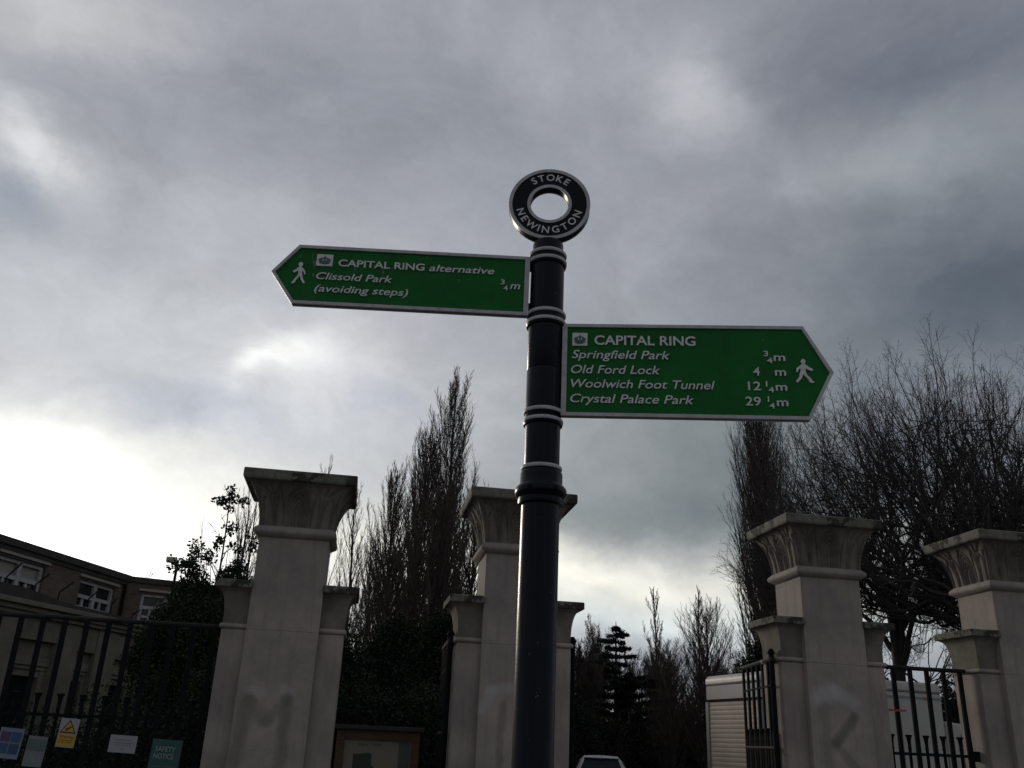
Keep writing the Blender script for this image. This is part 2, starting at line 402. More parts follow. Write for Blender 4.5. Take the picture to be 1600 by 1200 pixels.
def build_pillar(label, loc):
    t = thing('gate_pillar', label, 'gate pillar', loc, 'tall stone pillars of the gateway')
    ROOT[t.name] = (0, 0, 0)
    sh = MB().square([(.3053*W, 2.70), (.3053*W, zring-.02)], EX).build('shaft_block', stone, t, bevel=.003)
    MB().square([(.3075*W, 1.02), (.3054*W, 2.6975)], EX).build('shaft_block', stone, t, bevel=.003)
    MB().square([(.3095*W, .45), (.3078*W, 1.014)], EX).build('shaft_block', stone, t, bevel=.006)
    MB().square([(.300*W, .5), (.300*W, zring-.05)], EX).build('shaft_core', stone, t)
    MB().box(-.60*W, .60*W, -.40*W, .40*W, 0, .3).square([(.36*W, .3), (.36*W, .42), (.33*W, .45)], EX).build('plinth', stone, t, bevel=.015)
    MB().square([(.3065*W, zring-.03), (.318*W, zring-.022), (.335*W, zring-.005), (.355*W, zring+.012), (.3626*W, zring+.03), (.362*W, zring+.05), (.352*W, zring+.072), (.338*W, zring+.085), (.327*W, zring+.10)], EX).build('neck_moulding', stone, t, smooth=True)
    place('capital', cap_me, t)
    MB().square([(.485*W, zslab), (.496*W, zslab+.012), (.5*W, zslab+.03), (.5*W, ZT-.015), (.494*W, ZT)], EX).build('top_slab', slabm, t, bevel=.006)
    wing(-1, t); wing(1, t)
    return t
pA = build_pillar('pillar left of the dark map board, faded letter M smeared on its shaft', (XA, YC, 0))
def rename_marks(p, mname, segs):
    m = mat(mname, ST1, ST2, 1.5, .9, .35, extra=smear(segs), bscale=60)
    o = sorted([c for c in p.children if c.name.startswith('shaft_block')], key=lambda c: -max(v.co.z for v in c.data.vertices))[1]
    o.data = o.data.copy(); o.data.materials[0] = m
    o['label'] = {'stone_mark_m': 'middle shaft block with a faded letter M', 'stone_mark_k': 'middle shaft block with a faded letter K', 'stone_mark_patch': 'middle shaft block with a rubbed pale arch', 'stone_mark_pale': 'middle shaft block with pale scrubbed patch'}[mname]
GRN = (.095, .10, .075); PAL = (.42, .41, .40)
labels = {XB: 'pillar directly behind the black signpost, partly hidden by it', XC: 'pillar right of the open carriage gate, faded letter K on its shaft', XD: 'rightmost pillar, cut off by the right edge of the view'}
pil = {XA: pA}
for x in (XB, XC, XD):
    c = copy_tree(pA); c.location = (x, YC, 0); c['label'] = labels[x]; pil[x] = c
rename_marks(pil[XA], 'stone_mark_m', [(-.27, 2.05, -.12, 2.03, .07, PAL, .25), (.10, 2.10, .16, 2.04, .07, PAL, .25), (-.28, 1.95, -.33, 1.35, .12, GRN, .48), (-.25, 1.95, -.05, 1.75, .10, GRN, .4), (-.05, 1.75, .13, 1.98, .09, GRN, .4), (.15, 1.98, .15, 1.3, .09, GRN, .55)])
rename_marks(pil[XC], 'stone_mark_k', [(-.26, 2.30, -.10, 2.36, .15, PAL, .5), (-.05, 2.38, .17, 2.26, .10, PAL, .4), (-.22, 2.2, -.2, 1.5, .10, GRN, .4), (.17, 2.1, -.10, 1.80, .08, (.07, .085, .06), .65), (-.1, 1.8, .2, 1.45, .08, GRN, .45)])
rename_marks(pil[XB], 'stone_mark_patch', [(-.36, 1.98, -.25, 2.2, .08, PAL, .4), (-.25, 2.2, 0, 2.22, .08, PAL, .4), (-.12, 2.05, -.14, 1.3, .06, GRN, .45)])
rename_marks(pil[XD], 'stone_mark_pale', [(-.12, 2.25, .1, 2.05, .14, PAL, .7), (0, 2.1, .0, 1.7, .12, PAL, .5)])

# ------------------------------------------------------------------ railings and gates
def unit_meshes():
    b = MB().box(-.027, .027, -.015, .015, .06, 2.715).mesh('bar', iron)
    prof = [(.019, .06), (.019, 1.77), (.024, 1.78), (.020, 1.80), (.022, 1.86), (.030, 1.905), (.043, 1.925), (.043, 1.935), (.030, 1.94)]
    d = MB().lathe(prof, 8).mesh('short_bar', iron, smooth=True)
    return b, d
bar_me, dog_me = unit_meshes()
def put(name, me, parent, x, y, z=0, rz=0):
    o = bpy.data.objects.new(name, me); COL.objects.link(o); o.parent = parent
    L = parent.location; o.location = (x-L[0], y-L[1], z-L[2]); o.rotation_euler[2] = rz; return o
YF = D+.4709*W
def railing(label, x0, x1, phase, step=.2315, name='iron_railing', cat='railing'):
    t = thing(name, label, cat, ((x0+x1)/2, YF, 0))
    MB().bar((x0, YF, 2.735), (x1, YF, 2.735), .026, 8).build('top_rail', railpaint, t, smooth=True)
    MB().box(x0, x1, YF-.012, YF+.012, 1.70, 1.735).build('middle_rail', iron, t)
    MB().box(x0, x1, YF-.018, YF+.018, .12, .17).build('bottom_rail', iron, t)
    x = x0+phase
    while x < x1-.02:
        put('bar', bar_me, t, x, YF)
        if x+step/2 < x1-.02: put('short_bar', dog_me, t, x+step/2, YF)
        x += step
    return t
WX = .5203*W
railing('long black iron railing with notices, left of the pillar marked M', -7.0, XA-WX+.03, .06)
rg = railing('black iron railing gate between the two right pillars', XC+WX, XD-WX-.02, .04, name='closed_gate', cat='gate')
MB().bar((XD-WX-.05, YF-.03, .05), (XD-WX-.12, YF-.03, 2.72), .024, 8).build('hinge_post', iron, rg, smooth=True)
MB().box(XD-WX-.09, XD-WX+.0, YF-.06, YF, 1.66, 1.78).build('hinge', iron, rg, bevel=.008)
# red and white tape tied to the railing
tp = MB(local_T((0, YF-.03), (1, 0)))
tp.box(XC+WX+.03, XC+WX+.38, 0, .003, 2.205, 2.23)
tag(tp.build('tape', redm), 'thin red tape strung across the railing bars by the K pillar', 'tape')
MB().box(XC+WX+.05, XC+WX+.11, YF-.05, YF-.03, 1.955, 2.07).build('tag', redm)
tag(bpy.data.objects['tag'], 'small red tag hanging below the red tape', 'tag')
bpy.data.objects['tag'].name = 'warning_tag'
bin_ = MB()
def leaf(label, hx, hy, ex_, ey, n=6, solid=True):
    L = math.hypot(ex_-hx, ey-hy); T = local_T((hx, hy), (ex_-hx, ey-hy)); rz = math.atan2(ey-hy, ex_-hx)
    t = thing('gate_leaf', label, 'gate', (hx, hy, 0), 'open leaves of the iron gates')
    MB(T).bar((0, 0, .03), (0, 0, 2.80), .034, 10).bar((0, 0, 2.80), (0, 0, 2.86), .055, 10, .02).build('hinge_post', iron, t, smooth=True)
    MB(T).bar((-.05, 0, 2.735), (L, 0, 2.735), .03, 8).build('top_rail', railpaint, t, smooth=True)
    MB(T).bar((.05, 0, 1.715), (L, 0, 1.715), .022, 8).build('middle_rail', railpaint, t, smooth=True)
    MB(T).box(.05, L, -.012, .012, 2.42, 2.44).build('thin_rail', iron, t)
    MB(T).box(.05, L, -.018, .018, .12, .17).build('bottom_rail', iron, t)
    if solid: MB(T).box(.1, L, -.006, .006, .3, 1.90).build('mesh_panel', iron, t)
    for k in range(n):
        p = T((.2+(L-.23)*k/(n-1), 0, 0)); put('bar', bar_me, t, p[0], p[1], 0, rz)
        if k < n-1:
            p = T((.2+(L-.23)*(k+.5)/(n-1), 0, 0)); put('short_bar', dog_me, t, p[0], p[1], 0, rz)
    return t
leaf('carriage gate leaf swung open beside the K pillar and white truck', XC-WX-.06, YF-.12, 5.322, 12.45)
leaf('carriage gate leaf swung open behind the signpost pillar', XB+WX+.07, YF-.05, XB+WX+.02, YF+1.30)
leaf('narrow gate leaf swung open, left of the signpost pillar', XB-WX-.05, YF-.02, XB-WX-.02, YF+1.1, 5, False)

# notices on the left railing
def notice(name, label, cat, x0, x1, z0, z1, tilt, cback, parts):
    t = thing(name, label, cat, ((x0+x1)/2, YF-.045, (z0+z1)/2))
    c, s_ = math.cos(tilt), math.sin(tilt); cx, cz = (x0+x1)/2, (z0+z1)/2; hw, hh = (x1-x0)/2, (z1-z0)/2
    T = lambda p: (cx+p[0]*c-p[2]*s_, YF-.045+p[1], cz+p[0]*s_+p[2]*c)
    MB(T).box(-hw, hw, 0, .004, -hh, hh).build('sheet', flat(*cback), t)
    for nm, kind_, data, mt in parts:
        m = MB(T)
        if kind_ == 'box': m.box(data[0]*hw, data[1]*hw, -.002-.001*data[4], 0, data[2]*hh, data[3]*hh)
        elif kind_ == 'poly': m.prism([(a*hw, b*hh) for a, b in data[0]], -.002-.001*data[1], 0)
        elif kind_ == 'text':
            vs, fs = text_mesh(data[0], data[1]*hw, data[2]*hw, data[3]*hh, data[4]*hh, ext=.001); vs = [(a, b-.002, d_) for a, b, d_ in vs]; m.add(vs, fs)
        m.build(nm, flat(*mt), t)
    return t
blk = ('print_black', (.02, .02, .02)); wht = ('print_white', (.25, .25, .265)); yel = ('print_yellow', (.40, .23, .015))
blu = ('print_blue', (.02, .06, .14)); lbl = ('print_light_blue', (.13, .17, .22)); pur = ('print_purple', (.06, .03, .10))
grn = ('print_green', (.012, .065, .058)); pgr = ('print_pale_green', (.07, .10, .088)); gry = ('print_grey', (.13, .15, .145))
notice('poster', 'pale blue poster of four photographs, leftmost on the railing', 'poster', -3.64, -3.40, 1.27, 1.57, -.06, lbl,
       [('photo', 'box', (-.85, -.05, .08, .75, 1), pur), ('photo', 'box', (.05, .85, .08, .75, 1), blu), ('photo', 'box', (-.85, -.05, -.68, -.02, 1), blu), ('photo', 'box', (.05, .85, -.68, -.02, 1), ('print_deep_blue', (.015, .045, .11)))])
notice('leaflet', 'faded grey green leaflet between blue poster and yellow sign', 'leaflet', -3.345, -3.15, 1.20, 1.50, -.05, gry,
       [('band', 'box', (-.9, .9, .05, .8, 1), pgr), ('figure', 'poly', ([(-.15, -.8), (.2, -.8), (.1, -.2), (-.1, -.2)], 1), ('print_dull', (.15, .17, .16)))])
notice('warning_sign', 'white and yellow hand hazard warning sign with black triangle', 'warning sign', -3.055, -2.865, 1.40, 1.69, -.05, wht,
       [('panel', 'box', (-.95, .95, -.9, -.08, 1), yel), ('triangle_edge', 'poly', ([(-.88, -.02), (.88, -.02), (0, .93)], 1), blk), ('triangle', 'poly', ([(-.68, .07), (.68, .07), (0, .78)], 3), yel),
        ('hand_symbol', 'poly', ([(-.3, .16), (-.2, .12), (.32, .4), (.22, .48), (-.1, .34), (-.32, .3)], 5), blk),
        ('lettering', 'text', ('Warning', -.75, .75, -.36, .2), blk), ('rule', 'box', (-.7, .7, -.52, -.48, 2), blk), ('rule', 'box', (-.7, .7, -.66, -.62, 2), blk)])
notice('paper_notice', 'small plain white paper notice wider than tall', 'notice', -2.52, -2.24, 1.37, 1.545, -.03, wht,
       [('print_line', 'box', (-.6, .6, .45, .5, 1), gry), ('print_line', 'box', (-.75, .75, .1, .15, 1), gry), ('print_line', 'box', (-.65, .65, -.15, -.1, 1), gry), ('stamp', 'box', (-.06, .1, -.62, -.45, 1), ('print_dull', (.15, .17, .16)))])
notice('safety_notice', 'dark green board reading safety notice in white', 'safety notice', -2.085, -1.77, 1.02, 1.52, -.04, grn,
       [('lettering', 'text', ('SAFETY', -.72, .6, .52, .2), wht), ('lettering', 'text', ('NOTICE', -.76, .56, .23, .2), wht), ('rule', 'box', (-.8, .8, -.1, -.07, 1), pgr), ('rule', 'box', (-.8, .8, -.3, -.27, 1), pgr)])

# ------------------------------------------------------------------ signpost
PX, PY = .583, 3.045
t = thing('signpost', 'black fingerpost with silver ring top and two green arms', 'signpost', (PX, PY, 0))
cc = (PX, PY)
MB().lathe([(.11, 0), (.11, .05), (.085, .09), (.0675, .12), (.0675, 2.40), (.0675, 2.425)], 40, cc).build('lower_pole', polem, t, smooth=True)
MB().lathe([(.066, 2.42), (.079, 2.425), (.081, 2.435), (.079, 2.446), (.084, 2.450), (.0905, 2.460), (.092, 2.470), (.0895, 2.482), (.080, 2.492), (.0755, 2.498), (.0755, 2.535), (.071, 2.545), (.066, 2.55)], 40, cc).build('base_collar', polem, t, smooth=True)
for a in (-1.15, -2.2, .6, 2.4):
    MB().bar((PX+.07*math.cos(a), PY+.07*math.sin(a), 2.472), (PX+.096*math.cos(a), PY+.096*math.sin(a), 2.472), .007, 8).build('grub_screw', iron, t)
MB().lathe([(.0635, 2.55), (.0635, 2.745)], 40, cc).build('pole_sleeve', polem, t, smooth=True)
MB().lathe([(.0655, 2.745), (.0655, 2.930), (.0645, 2.932), (.0655, 2.934), (.0655, 3.135)], 40, cc).build('pole_sleeve', polem, t, smooth=True)
MB().lathe([(.0648, 3.135), (.0648, 3.395)], 40, cc).build('pole_sleeve', polem, t, smooth=True)
MB().lathe([(.0595, 3.395), (.0595, 3.466), (.057, 3.474), (.050, 3.478), (.03, 3.482), (.01, 3.484)], 40, cc).build('pole_cap', polem, t, smooth=True)
def band(z, r): MB().lathe([(r-.012, z-.006), (r-.002, z-.0065), (r, z-.003), (r, z+.003), (r-.002, z+.0065), (r-.012, z+.006)], 40, cc).build('silver_band', silver, t, smooth=True)
def collar(z0, z1, r):
    band(z0, r); band(z1, r-.001)
    MB().lathe([(.0636, z0), (r-.008, z0+.001), (r-.008, z1-.001), (.0636, z1)], 40, cc).build('collar', polem, t, smooth=True)
    MB().lathe([(.064, z0-.018), (r-.003, z0-.016), (r-.001, z0-.008), (.064, z0-.0066)], 40, cc).build('collar_lip', polem, t, smooth=True)
collar(3.385, 3.418, .0745); collar(3.125, 3.160, .0765); collar(2.733, 2.768, .0735); band(2.556, .0735)
# ring finial facing the viewer of the sign
fd = Vector((-PX, -PY, 0)).normalized(); FX = (-fd.y, fd.x)     # image-right direction of the ring
FT = lambda p, T0=local_T((PX, PY), FX): T0(p)
ZC, RO = 3.648, .161
def ringpts(r, n=64): return [(r*math.cos(2*math.pi*k/n), ZC+r*math.sin(2*math.pi*k/n)) for k in range(n)]
fin = MB(FT).rim(ringpts(RO), ringpts(.078), -.018, .018).build('ring_finial', polem, t, smooth=True)
for y0, y1 in ((-.023, -.018), (.018, .023)):
    MB(FT).rim(ringpts(RO+.001), ringpts(RO-.0125), y0, y1).build('outer_rim', silver, fin, smooth=True)
    MB(FT).rim(ringpts(.0885), ringpts(.0765), y0, y1).build('inner_rim', silver, fin, smooth=True)
def arc_text(s, a0, a1, rad, bottom):
    ws = []
    for ch in s:
        ws.append({'I': .45, 'W': 1.35, 'O': 1.15, 'G': 1.1, 'N': 1.1, 'S': .8, 'E': .85}.get(ch, 1))
    tot = sum(ws); acc = 0; m = MB(FT)
    for ch, wd in zip(s, ws):
        a = a0+(a1-a0)*(acc+wd/2)/tot; acc += wd
        vs, fs = text_mesh(ch, None, None, 0, .030, bold=.012, ext=.0015)
        if bottom: th = a; cx, cz = rad*math.sin(th), -rad*math.cos(th); rot = th
        else: th = a; cx, cz = rad*math.sin(th), rad*math.cos(th); rot = -th
        zc = -.015
        q = []
        for x, y, z in vs:
            z += zc; X = x*math.cos(rot)-z*math.sin(rot); Z = x*math.sin(rot)+z*math.cos(rot); q.append((cx+X, y-.018, ZC+cz+Z))
        m.add(q, fs)
    m.build('lettering', lettm, fin)
arc_text('STOKE', R(-38), R(40), .1235, False)
arc_text('NEWINGTON', R(-80), R(78), .1190, True)

def man_outline():  # walking figure, unit box 0..1, facing +x
    return [(.40, .80), (.30, .74), (.10, .62), (.04, .46), (.12, .43), (.20, .56), (.30, .62), (.30, .50), (.22, .36), (.20, .24), (.02, .08), (.0, .02), (.12, .0), (.16, .04), (.34, .20), (.42, .36),
            (.50, .28), (.66, .16), (.76, .0), (.92, -.02), (1.0, .03), (.90, .06), (.80, .20), (.62, .34), (.56, .48), (.58, .62), (.70, .56), (.88, .50), (.98, .54), (.94, .60), (.76, .66), (.62, .76), (.54, .80)]
def arm(label, O, d, flip, length, tip, ztop, zbot, ztip, texts, logo, man):
    """d = direction to image right; local x from O; flip: arm runs to negative x"""
    T = local_T(O, d); s_ = -1 if flip else 1
    a = MB(T)
    o_ = [(-s_*.006, zbot), (s_*length, zbot), (s_*tip, ztip), (s_*length, ztop), (-s_*.006, ztop)]
    if flip: o_ = o_[::-1]
    b = .0125
    def inset(k):
        q = [(s_*k, zbot+k), (s_*(length-.45*k), zbot+k), (s_*(tip-1.15*k), ztip), (s_*(length-.45*k), ztop-k), (s_*k, ztop-k)]
        return q[::-1] if flip else q
    panel = MB(T).prism(inset(b-.002), -.008, .008).build('finger_board', greenm, t); panel['label'] = label
    MB(T).rim(o_, inset(b), -.015, -.004).build('border', silver, panel)
    MB(T).rim(o_, inset(b), .004, .015).build('border', silver, panel)
    MB(T).rim(inset(.0015), inset(b-.001), -.004, .004).build('edge', fingerblack, panel)
    for k, zz_ in enumerate((ztop-.035, zbot+.035)):
        MB(T).box(*sorted((s_*-.02, s_*.004)), -.008, .008, zz_-.02, zz_+.02).build('bracket', iron, panel, bevel=.002)
    for args in texts:
        txt, u0, u1, z, cap, sh, bold = args
        vs, fs = text_mesh(txt, u0, u1, z, cap, sh, bold, .0028)
        MB(T).add([(x, y-.0078, zz_) for x, y, zz_ in vs], fs).build('lettering', lettm, panel)
    x0, x1, z0, z1 = logo; cx, cz = (x0+x1)/2, (z0+z1)/2; h_ = (z1-z0)/2; hw = (x1-x0)/2
    sq = MB(T).box(x0, x1, -.0115, -.008, z0, z1).build('emblem', lettm, panel)
    e = MB(T)
    def P(q): return [(cx+x*hw, cz+z*h_) for x, z in q]
    e.rim(P([(.72*math.cos(k*math.pi/12), -.05+.5*math.sin(k*math.pi/12)) for k in range(24)]), P([(.52*math.cos(k*math.pi/12), -.02+.32*math.sin(k*math.pi/12)) for k in range(24)]), -.0128, -.0115)
    MB(T).prism(P([(-.10, -.42), (.10, -.42), (.10, .45), (0, .85), (-.10, .45)]), -.0134, -.0128).build('emblem_tower', emblemd, panel)
    MB(T).prism(P([(-.8, .25), (-.62, -.55), (-.1, -.72), (.1, -.72), (.62, -.55), (.8, .25), (.5, -.1), (.35, .2), (.18, -.2), (-.18, -.2), (-.35, .2), (-.5, -.1)]), -.0140, -.0134).build('emblem_crown', emblemd, panel)
    e.build('emblem_ring', emblemd, panel)
    mx0, mx1, mz0, mz1 = man
    pts = [(mx0+(1-x if flip else x)*(mx1-mx0), mz0+.02*(mz1-mz0)+z*.97*(mz1-mz0)) for x, z in man_outline()]
    if flip: pts = pts[::-1]
    hx = mx0+(.47 if not flip else .53)*(mx1-mx0)
    MB(T).prism(pts, -.0128, -.0078).build('walking_figure', lettm, panel)
    MB(T).prism([(hx+.0085*math.cos(k*.5236), mz1-.009+.0095*math.sin(k*.5236)) for k in range(12)], -.0132, -.0078).build('figure_head', lettm, panel)
IT = .22
arm('larger green arm pointing right', (.6485, 3.016), (.855, -.199), False, .877, .973, 3.117, 2.752, 2.934,
    [('CAPITAL RING', .113, .484, 3.034, .037, 0, .016), ('Springfield Park', .030, .389, 2.978, .033, IT, .006), ('Old Ford Lock', .028, .352, 2.918, .033, IT, .006),
     ('Woolwich Foot Tunnel', .028, .548, 2.862, .033, IT, .006), ('Crystal Palace Park', .027, .470, 2.804, .033, IT, .006),
     ('3', .728, .745, 2.996, .021, 0, .008), ('4', .739, .759, 2.969, .021, 0, .008), ('m', .764, .805, 2.978, .031, 0, .012),
     ('4', .687, .711, 2.920, .032, 0, .008), ('m', .765, .804, 2.920, .031, 0, .012),
     ('12', .666, .711, 2.862, .033, 0, .010), ('1', .730, .7345, 2.876, .021, 0, .008), ('4', .738, .757, 2.854, .021, 0, .008), ('m', .764, .804, 2.862, .031, 0, .012),
     ('29', .654, .708, 2.803, .033, 0, .008), ('1', .733, .7375, 2.818, .021, 0, .008), ('4', .737, .756, 2.793, .021, 0, .008), ('m', .764, .804, 2.803, .031, 0, .012)],
    (.031, .087, 3.029, 3.081), (.837, .903, 2.893, 2.986))
arm('smaller green arm pointing left', (.506, 3.043), (.875, -.118), True, .885, .978, 3.399, 3.148, 3.278,
    [('CAPITAL RING', -.728, -.398, 3.316, .0285, 0, .016), ('alternative', -.380, -.130, 3.3155, .0285, IT, .008), ('Clissold Park', -.806, -.517, 3.256, .029, IT, .006),
     ('(avoiding steps)', -.806, -.452, 3.203, .029, IT, .006), ('3', -.103, -.088, 3.274, .021, 0, .008), ('4', -.091, -.075, 3.249, .021, 0, .008), ('m', -.067, -.028, 3.257, .030, IT, .012)],
    (-.813, -.751, 3.314, 3.364), (-.898, -.846, 3.232, 3.324))

# ------------------------------------------------------------------ brick building on the left
P0 = (-7.13, 29.42)
T1 = local_T(P0, (-.325, -.946)); P2 = (P0[0]+.95*4.4, P0[1]+.31*4.4); T2 = local_T(P2, (-.95, -.31))
bld = thing('brick_building', 'long two storey brown brick building with white windows, behind the railing', 'building', (P0[0], P0[1], 0))
def wall(T, x0, x1, z0, z1, y0, holes, name, mt, parent, uv=True):
    xs = sorted({x0, x1, *[h[0] for h in holes], *[h[1] for h in holes]}); zs = sorted({z0, z1, *[h[2] for h in holes], *[h[3] for h in holes]})
    m = MB(T)
    for a, b in zip(xs[:-1], xs[1:]):
        for c, d in zip(zs[:-1], zs[1:]):
            mx, mz = (a+b)/2, (c+d)/2
            if any(h[0] < mx < h[1] and h[2] < mz < h[3] for h in holes): continue
            m.add([(a, 0, c), (b, 0, c), (b, 0, d), (a, 0, d)], [(3, 2, 1, 0)])
    for h in holes:
        a, b, c, d = h
        m.add([(a, 0, c), (a, -y0, c), (a, -y0, d), (a, 0, d)], [(0, 1, 2, 3)]); m.add([(b, 0, c), (b, -y0, c), (b, -y0, d), (b, 0, d)], [(3, 2, 1, 0)])
        m.add([(a, 0, d), (b, 0, d), (b, -y0, d), (a, -y0, d)], [(0, 1, 2, 3)]); m.add([(a, 0, c), (b, 0, c), (b, -y0, c), (a, -y0, c)], [(3, 2, 1, 0)])
    m.add([(x0, -.35, z0), (x1, -.35, z0), (x1, -.35, z1), (x0, -.35, z1)], [(0, 1, 2, 3)])
    return m.build(name, mt, parent, uv=uv)
def sash(T, x0, x1, z0, z1, parent, blind=False):
    f = MB(T); y = -.10
    def fr(a, b, c, d, w_, ya, yb): f.box(a, a+w_, ya, yb, c, d); f.box(b-w_, b, ya, yb, c, d); f.box(a+w_, b-w_, ya, yb, c, c+w_); f.box(a+w_, b-w_, ya, yb, d-w_, d)
    fr(x0, x1, z0, z1, .09, y-.05, y+.03)
    xm = (x0+x1)/2; zt = z1-(z1-z0)*.30
    f.box(xm-.07, xm+.07, y-.05, y+.034, z0+.09, z1-.09); f.box(x0+.09, xm-.07, y-.05, y+.03, zt-.05, zt+.05); f.box(xm+.07, x1-.09, y-.05, y+.03, zt-.05, zt+.05)
    zm = zt-(zt-z0)*.28
    for a, b in ((x0+.09, xm-.07), (xm+.07, x1-.09)):
        c_ = (a+b)/2+.05; f.box(c_-.04, c_+.04, y-.04, y+.012, z0+.09, zt-.05)
        f.box(a, c_-.04, y-.04, y+.010, zm-.035, zm+.035); f.box(c_+.04, b, y-.04, y+.010, zm-.035, zm+.035) if not blind else None
    win = f.build('window_frame', whitep, parent)
    for k, (a, b, c, d) in enumerate(((x0+.09, xm-.07, zt+.05, z1-.09), (xm+.07, x1-.09, zt+.05, z1-.09), (x0+.09, xm-.07, z0+.09, zt-.05), (xm+.07, x1-.09, z0+.09, zt-.05))):
        MB(T).box(a, b, y-.075, y-.06, c, d).build('pane', flat('net_curtain', (.26, .24, .22)) if (blind and k < 2) else glassd, win)
    MB(T).box(x0-.04, x1+.04, -.06, .05, z0-.08, z0).build('sill', whitep, win)
    MB(T).box(x0-.1, x1+.1, 0, .06, z1+.06, z1+.13).build('window_hood', flat('pale_trim', (.24, .22, .19)), win)
    return win
W1 = [(.48, 2.2, 3.95, 5.42), (3.77, 5.56, 3.95, 5.45), (7.2, 9.0, 3.95, 5.45), (.48, 2.2, .9, 2.6), (3.77, 5.56, .9, 2.6)]
wall(T1, 0, 14, 0, 5.72, .2, W1, 'brick_wall', brick, bld)
W2 = [(4.4-1.95, 4.4-.5, 4.05, 5.42)]
wall(T2, 0, 4.4, 0, 5.72, .2, W2, 'brick_wall', brick, bld)
for k, h in enumerate(W1): sash(T1, *h, bld, blind=(k == 1))
for h in W2: sash(T2, *h, bld)
MB(T1).box(-.09, 14, -.40, .09, 5.72, 5.90).box(-.03, 14, -.36, .035, 5.60, 5.719).build('parapet_coping', coping, bld)
MB(T2).box(0, 4.3, -.40, .06, 5.72, 5.88).build('parapet_coping', coping, bld)
MB(T2).box(.2, 12.0, -9, -.41, 5.55, 5.66).build('flat_roof', coping, bld)
MB(T1).bar((.12, .07, 0), (.12, .07, 5.6), .05, 8).build('drainpipe', iron, bld, smooth=True)

# stone lodge in front of it
LO = (-6.4, 20.7); TL = local_T(LO, (.4, .916))
# local x runs away from the viewer, local -y faces the railing side
TLo = lambda p: TL((p[0], -p[1], p[2]))
lod = thing('stone_lodge', 'low grimy stone lodge with pilasters and dark windows behind the railing', 'lodge', (LO[0], LO[1], 0))
m = MB(TLo)
bays = [(-3.6, -2.6), (-.70, .42), (1.05, 1.66), (2.35, 3.25)]
edges = [-4.2, -3.6, -2.6, -.70, .42, 1.05, 1.66, 2.35, 3.25, 3.9]
for a, b in zip(edges[:-1], edges[1:]):
    if (a, b) in bays: continue
    m.box(a, b, -.5, 0, 0, 3.62)
m.build('pilaster', lodgest, lod, bevel=.01)
for a, b in bays:
    zl = 3.19 if a < 1 else 3.10
    if a > 2: zl = 3.05
    MB(TLo).box(a+.002, b-.002, -.5, -.03, zl, 3.62).build('lintel', lodgest, lod)
    MB(TLo).box(a+.002, b-.002, -.5, -.16, 2.86, zl-.002).build('wall_panel', lodgest, lod)
    MB(TLo).box(a+.002, b-.002, -.5, -.10, 2.70, 2.858).box(a+.002, b-.002, -.5, -.13, 2.62, 2.698).build('window_head', lodgest, lod, bevel=.01)
    wd = (b-a)*.16
    MB(TLo).box(a+.002, a+wd, -.5, -.15, 0, 2.618).box(b-wd, b-.002, -.5, -.15, 0, 2.618).box(a+wd, b-wd, -.5, -.17, 2.49, 2.618).box(a+wd, b-wd, -.5, -.15, 0, .95).build('window_surround', lodgest, lod)
    MB(TLo).box(a+wd, b-wd, -.45, -.40, .95, 2.49).build('window_pane', glassd, lod)
MB(TLo).box(-4.3, 4.0, -2.2, .07, 3.622, 3.70).box(-4.35, 4.05, -2.2, .13, 3.702, 3.80).box(-4.42, 4.12, -2.2, .22, 3.802, 3.90).build('cornice', lodgest, lod, bevel=.01)
MB(TLo).prism([(-4.42, 3.902), (4.12, 3.902), (3.2, 3.97), (.4, 4.0), (-1.0, 4.13), (-2.8, 4.16), (-4.42, 4.0)], -2.1, .12).build('roof', coping, lod)
MB(TLo).box(-4.2, 3.9, -2.2, -.51, 0, 3.6).build('back_wall', lodgest, lod)
for kb, (x, z0, z1, dx, dz) in enumerate(((-1.43, 4.05, 4.264, .31, .33), (-.62, 3.95, 4.255, .31, .26), (.09, 3.95, 4.209, .36, .27), (.94, 3.93, 4.124, .30, .27), (1.83, 3.92, 4.2, .14, .16), (2.62, 3.9, 4.085, .26, .14))):
    b = MB(TLo).bar((x, .03, z0-.06), (x, .03, z1), .014, 6).bar((x, .03, z1), (x+dx, .03, z1+dz), .016, 6)
    for q in (.3, .6, .9): b.bar((x+dx*q-.02, .03, z1+dz*q+.03), (x+dx*q+.02, .03, z1+dz*q-.03), .005, 4)
    o = b.build('wire_bracket', iron)
    tag(o, ['leftmost and tallest slanted wire bracket on the lodge roof', 'slanted bracket against the right half of the leftmost white window', 'slanted bracket against plain brick between the two white windows', 'slanted bracket crossing the left half of the second white window', 'short slanted bracket at the right jamb of the second white window', 'farthest slanted bracket, before the window nearest the holly'][kb], 'bracket', 'wire brackets along the lodge roof')

# floodlights on a pole
t2 = thing('floodlight_pole', 'pole with two small floodlights above the evergreen bush', 'floodlight', (-4.6, 23.55, 0))
MB().bar((-4.6, 23.55, 0), (-4.6, 23.55, 5.5), .035, 8).build('pole', iron, t2)
MB(local_T((-4.74, 23.53), (1, .1))).box(-.13, .12, -.09, .09, 5.43, 5.56).build('lamp_head', flat('lamp_beige', (.40, .37, .29)), t2, bevel=.015)
MB(local_T((-4.36, 23.53), (1, -.1))).box(-.14, .14, -.09, .09, 5.36, 5.50).build('lamp_head', flat('lamp_dark', (.09, .08, .07)), t2, bevel=.015)
MB().bar((-4.75, 23.55, 5.40), (-4.35, 23.55, 5.34), .02, 6).build('cross_arm', iron, t2)

